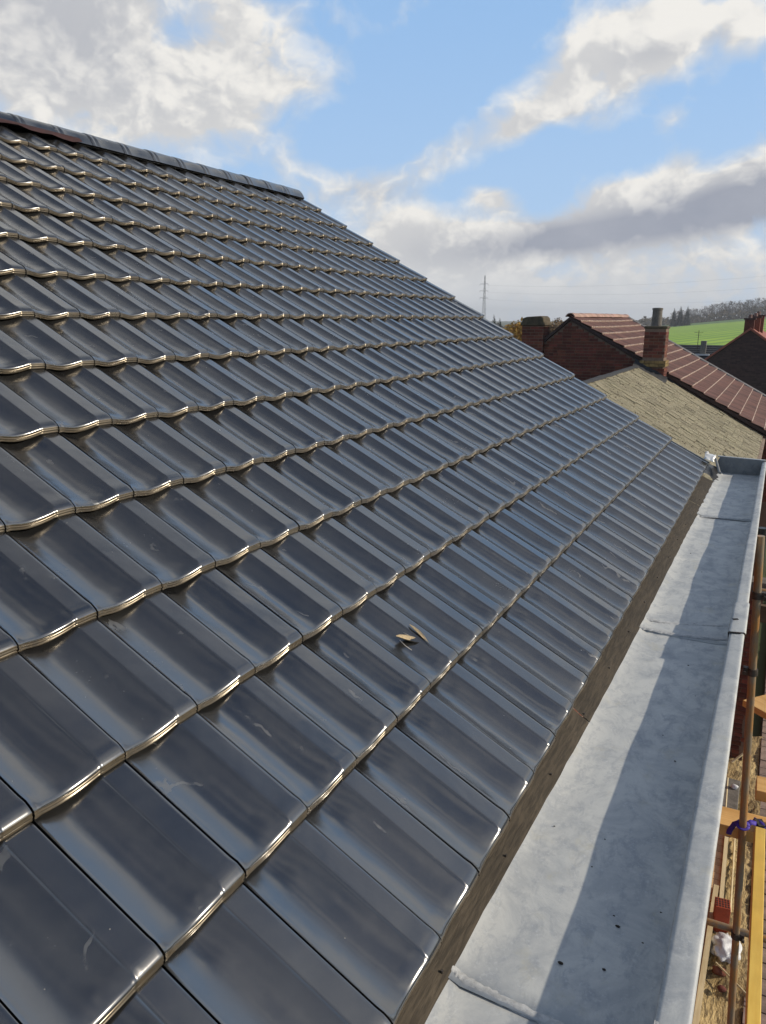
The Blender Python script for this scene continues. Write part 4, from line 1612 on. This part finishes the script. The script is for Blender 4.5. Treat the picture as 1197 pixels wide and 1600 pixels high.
for (cx, cy, w_, zt) in [(-1.10, 38.35, .40, 1.26), (-.92, 39.6, .45, 1.34), (-.86, 41.0, .55, 1.42)]:
    cc_ = MB().box((cx, cy, (zt - .3) / 2), (w_, .5, zt + .3)).build('chimney', M_BRICK, fh); cc_.matrix_parent_inverse = FI
    mb = MB().box((cx, cy, zt + .03), (w_ + .10, .6, .07)).build('cap', M_BRICK_B, cc_)
    mb = MB().tube((cx, cy, zt + .05), (cx, cy, zt + .22), .09, .08, 10).build('chimney_pot', M_CLAY, cc_)

# ---- dark slate house beyond
dh = empty('slate_roofed_house', (-4.6, 56, GZ))
tag(dh, 'long dark slate roof with a small roof light below the green field', 'house')
DO_ = Vector(dh.location); DI = Matrix.Translation(-DO_)
ZR = -.42
mb = MB().prism([(50.5, GZ), (50.5, -2.9), (55, ZR - .1), (59.5, -2.9), (59.5, GZ)], 'x', -9.5, -1.2)
o = mb.build('wall', M_BRICK_B, dh); o.matrix_parent_inverse = DI
mb = MB()
nc = 22
for k in range(nc):
    t0, t1 = k / nc, (k + 1) / nc
    za, zb = ZR - t0 * 2.6, ZR - t1 * 2.6
    ya, yb = 55 - t0 * 4.7, 55 - t1 * 4.7
    mb.add([(-9.6, ya, za), (-1.1, ya, za), (-1.1, yb, zb + .04), (-9.6, yb, zb + .04), (-9.6, yb, zb), (-1.1, yb, zb)], [(0, 1, 2, 3), (3, 2, 5, 4)], rng.random())
mb.add([(-9.6, 55, ZR), (-1.1, 55, ZR), (-1.1, 59.7, -3.0), (-9.6, 59.7, -3.0)], [(0, 1, 2, 3)])
o = mb.build('roof', M_DSLATE, dh); o.matrix_parent_inverse = DI
RT = math.atan2(2.6, 4.7)
def dormer(xc, yc, w_, h_, name, mats):
    zc_ = ZR - (55 - yc) / 4.7 * 2.6
    f_ = MB().box((xc, yc, zc_ + .05), (w_, h_, .12), Matrix.Rotation(RT, 3, 'X')).build(name, mats[0], dh); f_.matrix_parent_inverse = DI
    q = MB().box((xc, yc - .03, zc_ + .10), (w_ * .75, h_ * .75, .06), Matrix.Rotation(RT, 3, 'X')).build('pane', mats[1], f_)
dormer(-3.42, 52.9, .55, .75, 'roof_light', (M_FRAME, M_GLASS))
mb = MB()
mb.box((-4.35, 54.0, -.55), (.34, .34, .85))
o = mb.build('flue', M_CONC, dh); o.matrix_parent_inverse = DI
mb = MB()
mb.box((-4.35, 53.8, -1.02), (.85, .5, .10))
o = mb.build('flue_flashing', M_FRAME, dh); o.matrix_parent_inverse = DI
mb = MB()
mb.tube((-4.72, 54, -.9), (-4.72, 54, .55), .02, n=5)
mb.tube((-5.0, 54, .42), (-4.44, 54, .42), .014, n=4)
mb.tube((-4.9, 54, .25), (-4.54, 54, .25), .012, n=4)
o = mb.build('aerial', M_COUPLER, dh); o.matrix_parent_inverse = DI

# ================================================================== YARD BELOW
yr = random.Random(17)
mb = MB()
def sandp(i, j):
    x = -.15 + 1.10 * i / 24
    y = 3.0 + 8.6 * j / 110
    h = .03 * math.sin(x * 7 + y * 2.1) + .025 * math.sin(y * 3.7 + x * 3) + yr.uniform(-.018, .018)
    return (x, y, GZ + .05 + h)
mb.grid(sandp, 25, 111)
o = mb.build('yard', M_SAND, smooth=180, fix=False)
tag(o, 'sandy builders yard strewn with dirt below the gutter', 'yard', kind='structure')
pv = MB()
pv.prism([(.9, GZ - .02), (3.4, GZ - .02), (3.4, GZ + .035), (.9, GZ + .035)], 'y', 3.0, 22)
pav = pv.build('paving', M_JOINT)
tag(pav, 'pinkish concrete paving beside the sandy yard', 'paving', kind='structure')
pm = MB().box((0, 0, 0), (.205, .205, .05)).mesh('paver', M_PAVER)
cnt = 0
prest = MB()
pl = []
for i in range(11):
    for j in range(86):
        c = Vector((1.015 + i * .222 , 3.2 + j * .222 + (.111 if i % 2 else 0), GZ + .04 + yr.uniform(-.006, .006)))
        z_ = in_view(c, 10)
        pl.append((z_ if z_ else 1e9, c, yr.uniform(-.02, .02)))
pl.sort(key=lambda q: q[0])
for i, (z_, c, rz_) in enumerate(pl):
    if i < 300 and z_ < 1e8:
        link('paver', pm, pav, c, (0, 0, rz_))
    else:
        prest.box(c, (.205, .205, .05), Matrix.Rotation(rz_, 3, 'Z'), yr.random())
o = prest.build('paver_rest', M_PAVER, pav); o['kind'] = 'stuff'

# garden wall across the yard
gw = empty('garden_wall', (.2, 10.7, GZ))
tag(gw, 'dark red brick garden wall standing across the yard behind the pole', 'wall')
GO = Vector(gw.location)
mb = MB().box((0.05, .11, 1.45), (.82, .20, 2.9)).build('core', M_MORTAR, gw)
brick_field(gw, GO, lambda x, z: x < .655, -.15, .655, GZ, GZ + 2.88, 10.705, 300, seed=12)
mb = MB().box((.05, .11, 2.94), (.90, .30, .08)).build('coping', M_CONC, gw)

# red hollow block
hb = empty('hollow_block', (.62, 6.95, GZ + .05), (0, 0, .12))
tag(hb, 'red perforated clay block standing on end in the sand', 'clay block')
bevel(MB().box((0, 0, .17), (.155, .16, .34)).build('body', M_BLOCK, hb), .006)
mb = MB()
for i in range(5):
    for j in range(4):
        mb.box((-.058 + i * .029, -.052 + j * .035, .3415), (.017, .024, .004))
mb.build('holes', M_HOLE, hb)

# crumpled white sheet
bm = bmesh.new()
bmesh.ops.create_icosphere(bm, subdivisions=4, radius=1)
wr = random.Random(41)
from mathutils import noise as mnoise
for v_ in bm.verts:
    d_ = mnoise.noise(v_.co * 2.4) * .30 + abs(mnoise.noise(v_.co * 5.1)) * .22
    v_.co = v_.co * (.85 + d_)
    v_.co = Vector((v_.co.x * .16, v_.co.y * .20, max(v_.co.z, -.5) * .10))
me = bpy.data.meshes.new('plastic_sheet'); bm.to_mesh(me); bm.free()
me.materials.append(M_WHITE)
me.polygons.foreach_set('use_smooth', [True] * len(me.polygons))
tag(link('plastic_sheet', me, None, (.70, 6.62, GZ + .10)), 'crumpled white plastic sheet on the sand below the red block', 'plastic sheet')
for i, (x_, y_, r_, mt_, lb) in enumerate([(.66, 6.30, .055, M_BRICK, 'broken piece of red brick on the sand below the plastic sheet'), (.80, 5.55, .05, M_CRUMB, 'dark lump of dirt on the sand near the bottom edge'), (.70, 6.08, .035, M_BRICK, 'small red brick fragment on the bare sand'), (.60, 9.75, .04, M_WHITE, 'small pale stone on the paving slab below the garden wall')]):
    pebble('rubble_lump', mt_, (x_, y_, GZ + .07 + (.09 if i == 3 else 0)), r_, (1.3, 1, .8), 60 + i, lb, 'rubble')

# flat boards with battens lying on the ground
def board_mat(y0, y1, x0, x1, label, z):
    e = empty('board_platform', (x0, y0, z))
    tag(e, label, 'board platform')
    y_ = 0.0
    bmsh = MB().box((0, 0, 0), (x1 - x0, .128, .025)).mesh('board', M_BOARD)
    while y_ < (y1 - y0):
        link('board', bmsh, e, ((x1 - x0) / 2, y_ + .065, .0125 + yr.uniform(-.002, .002)), (0, 0, yr.uniform(-.006, .006)))
        y_ += .138
    return e
e = board_mat(7.25, 9.1, -.25, .575, 'platform of tan boards on the ground below the wooden crosspiece', GZ + .10)
MB().box((.835, .9, .045), (.045, 1.95, .045), Matrix.Rotation(.02, 3, 'Z')).build('batten', M_PALE, e)
e = board_mat(4.6, 7.1, -.25, .50, 'platform of tan boards lying below the near end of the gutter', GZ + .10)
MB().box((.765, 1.35, .05), (.055, 3.1, .05), Matrix.Rotation(-.012, 3, 'Z')).build('batten', M_PALE, e)
MB().box((.60, .2, .05), (.05, 2.6, .05), Matrix.Rotation(-.01, 3, 'Z')).build('batten', M_PALE, e)
# loose sticks
for (p0, p1, r_, lb) in [((.62, 6.35, GZ + .12), (.98, 6.05, GZ + .10), .010, 'thin stick lying slantwise on the sand'),
                         ((.655, 9.35, GZ + .10), (.71, 7.2, GZ + .10), .012, 'thin pale lath lying beside the board platform'),
                         ((.52, 10.3, GZ + .22), (.72, 10.45, GZ + .40), .018, 'pale lath leaning at the foot of the garden wall'),
                         ((.50, 10.0, GZ + .12), (.535, 8.9, GZ + .12), .014, 'thin pale lath between the gutter and the paving slab')]:
    tag(MB().tube(p0, p1, r_, r_, 6).build('lath', M_PALE), lb, 'lath')
o = MB().box((.56, 9.55, GZ + .085), (.22, .9, .09)).build('paving_slab', M_CONC)
tag(bevel(o, .01), 'grey mossy concrete slab on the ground under the garden wall', 'slab')
pl_ = (bare_tree_mesh(31, 1.2, 5)[0], clump_mesh('foliage', M_BUSH, .5, .7, .55, 1500, .035, 15, .3))
e = empty('garden_shrub', (1.35, 15.2, GZ)); link('stem', pl_[0], e); link('foliage', pl_[1], e)
tag(e, 'small dark green shrub beside the paving at the right edge', 'shrub')

# ================================================================== SCAFFOLD
def tube_thing(name, p0, p1, r_, label, cat, group=None, mat=M_STEEL):
    p0, p1 = Vector(p0), Vector(p1)
    e_ = empty(name, p0)
    o_ = MB()
    o_.tube(p0 - p0, p1 - p0, r_, r_, 20)
    o_.build('tube', mat, e_, 40)
    return tag(e_, label, cat, group)


def coupler(parent, c, axis, rot=0.0):
    c = Vector(c) - Vector(parent.location)
    mb_ = MB()
    Mx = Matrix.Rotation(rot, 3, 'Z')
    ax = Vector(axis).normalized()
    mb_.tube(c - ax * .022, c + ax * .022, .033, .033, 16)
    o_ = mb_.build('coupler', M_COUPLER, parent, 40)
    b_ = MB()
    side = Mx @ Vector((1, 0, 0))
    b_.box(c + side * .038, (.03, .036, .05), Mx)
    b_.tube(c + side * .045 + Vector((0, -.035, 0)), c + side * .045 + Vector((0, .045, 0)), .0065, n=8)
    b_.tube(c + side * .045 + Vector((0, -.048, 0)), c + side * .045 + Vector((0, -.034, 0)), .012, n=6)
    b_.build('clamp_bolt', M_COUPLER, o_)
    return o_


P_TOP, P_BOT = Vector((.523, 4.0, .005)), Vector((.838, 4.0, GZ + .05))
def pp(z):
    t = (z - P_TOP.z) / (P_BOT.z - P_TOP.z)
    return P_TOP.lerp(P_BOT, t)
pole = tube_thing('scaffold_pole', P_BOT, P_TOP, .0242, 'upright rusty scaffold pole just outside the gutter', 'scaffold pole')
pd = (P_TOP - P_BOT).normalized()
coupler(pole, pp(-2.90), pd)
coupler(pole, pp(-.90), pd, PI)
coupler(pole, pp(-.38), pd)
t1 = tube_thing('scaffold_tube', (.30, 4.055, -2.92), (1.6, 4.055, -2.88), .0242, 'low horizontal scaffold tube clamped to the pole near the red block', 'scaffold tube')
t2 = tube_thing('scaffold_tube', (.545, 4.055, -.375), (1.9, 4.055, -.34), .0242, 'upper horizontal scaffold tube clamped to the pole beside the rim lap', 'scaffold tube')
o = MB().box((1.17, 4.10, -.53), (1.25, .04, .11)).build('toe_board', make_wood('dark_brown_board', (.16, .095, .05), (.10, .06, .035), .8, 'x'))
tag(o, 'dark brown board fixed across behind the pole under the upper tube', 'board')
o = MB().tube((.527, 4.35, -.03), (.531, 4.35, -.24), .030, .030, 14).build('sleeve', M_BLACK, smooth=40)
tag(o, 'black plastic sleeve upright beside the gutter rim', 'plastic sleeve')
# timber
def timber(c, size, rz_, label, mat, rx_=0.0):
    o_ = MB().box((0, 0, 0), size).build('timber_beam', mat)
    o_.location = c
    o_.rotation_euler = (rx_, 0, rz_)
    bevel(o_, .004)
    return tag(o_, label, 'timber beam')
timber((.80, 4.16, -2.13), (1.10, .22, .085), .03, 'orange pine beam crossing under the pole with the purple strap', M_PINE)
timber((1.30, 4.70, -2.13), (1.18, .21, .085), .02, 'orange pine beam lying behind the strapped one at the right edge', M_PINE)
timber((1.04, 5.52, -1.98), (1.05, .28, .06), -.70, 'broad orange pine plank set askew beyond the pole at the right edge', M_PINE)
timber((.765, 2.35, -2.02), (.062, 3.2, .10), .012, 'long yellow timber running beside the pole towards the viewer', M_YELLOW)
timber((1.06, 4.14, -2.04), (.46, .18, .09), .03, 'short yellow timber block lying on the strapped pine beam', M_PINE)
# strap
st = empty('ratchet_strap', (.66, 3.9, -1.9))
tag(st, 'purple ratchet strap tied round the pole and the pine beam', 'strap')
SI = Matrix.Translation(-Vector(st.location))
def ribbon(pts, wd, nrm, name):
    mb_ = MB()
    pts = [Vector(p) for p in pts]
    nrm = Vector(nrm)
    vs_ = []
    for i, p in enumerate(pts):
        d_ = (pts[min(i + 1, len(pts) - 1)] - pts[max(i - 1, 0)]).normalized()
        s_ = d_.cross(nrm).normalized() * wd / 2
        vs_ += [p - s_, p + s_]
    mb_.add(vs_, [(2 * i, 2 * i + 1, 2 * i + 3, 2 * i + 2) for i in range(len(pts) - 1)])
    o_ = mb_.build(name, M_STRAP, st, 60, fix=False)
    o_.matrix_parent_inverse = SI
    sm_ = o_.modifiers.new('thick', 'SOLIDIFY'); sm_.thickness = .003
    return o_
q = pp(-2.02)
loop = [q + Vector((math.cos(t) * .029, math.sin(t) * .029, .012 * math.sin(t))) for t in [2 * PI * i / 16 for i in range(17)]]
ribbon(loop, .034, (0, 0, 1), 'pole_loop')
ribbon([q + Vector((.025, .02, 0)), q + Vector((.05, .04, .012)), q + Vector((.085, .07, -.01)), q + Vector((.10, .12, -.05))], .034, (.1, -.6, .8), 'webbing')
ribbon([q + Vector((.06, .14, -.03)), q + Vector((.11, .07, -.005)), q + Vector((.155, .02, -.06)), q + Vector((.19, -.02, -.20)), q + Vector((.21, -.05, -.42))], .040, (-.2, -.7, .6), 'tail')
ribbon([q + Vector((-.025, .01, 0)), q + Vector((-.05, .03, -.03)), q + Vector((-.075, .035, -.10)), q + Vector((-.08, .05, -.16))], .034, (.1, -.9, .3), 'webbing')
mb = MB().box(q + Vector((.105, .09, -.02)), (.05, .08, .03), Matrix.Rotation(.4, 3, 'Z'))
o = mb.build('ratchet', M_COUPLER, st); o.matrix_parent_inverse = SI

# ================================================================== HAZE
mb = MB().box((0, 0, 17), (7600, 7600, 47.5))
mh_ = bpy.data.materials.new('thin_haze')
mh_.use_nodes = True
ht = NT(mh_.node_tree)
ht.n.clear()
ho = ht.new('ShaderNodeOutputMaterial')
pv_ = ht.new('ShaderNodeVolumePrincipled')
pv_.inputs['Color'].default_value = (0.86, 0.90, 0.96, 1)
pv_.inputs['Density'].default_value = 0.00032
pv_.inputs['Anisotropy'].default_value = 0.2
ht.l.new(pv_.outputs[0], ho.inputs['Volume'])
hz_ = mb.build('haze', mh_)
tag(hz_, kind='stuff')
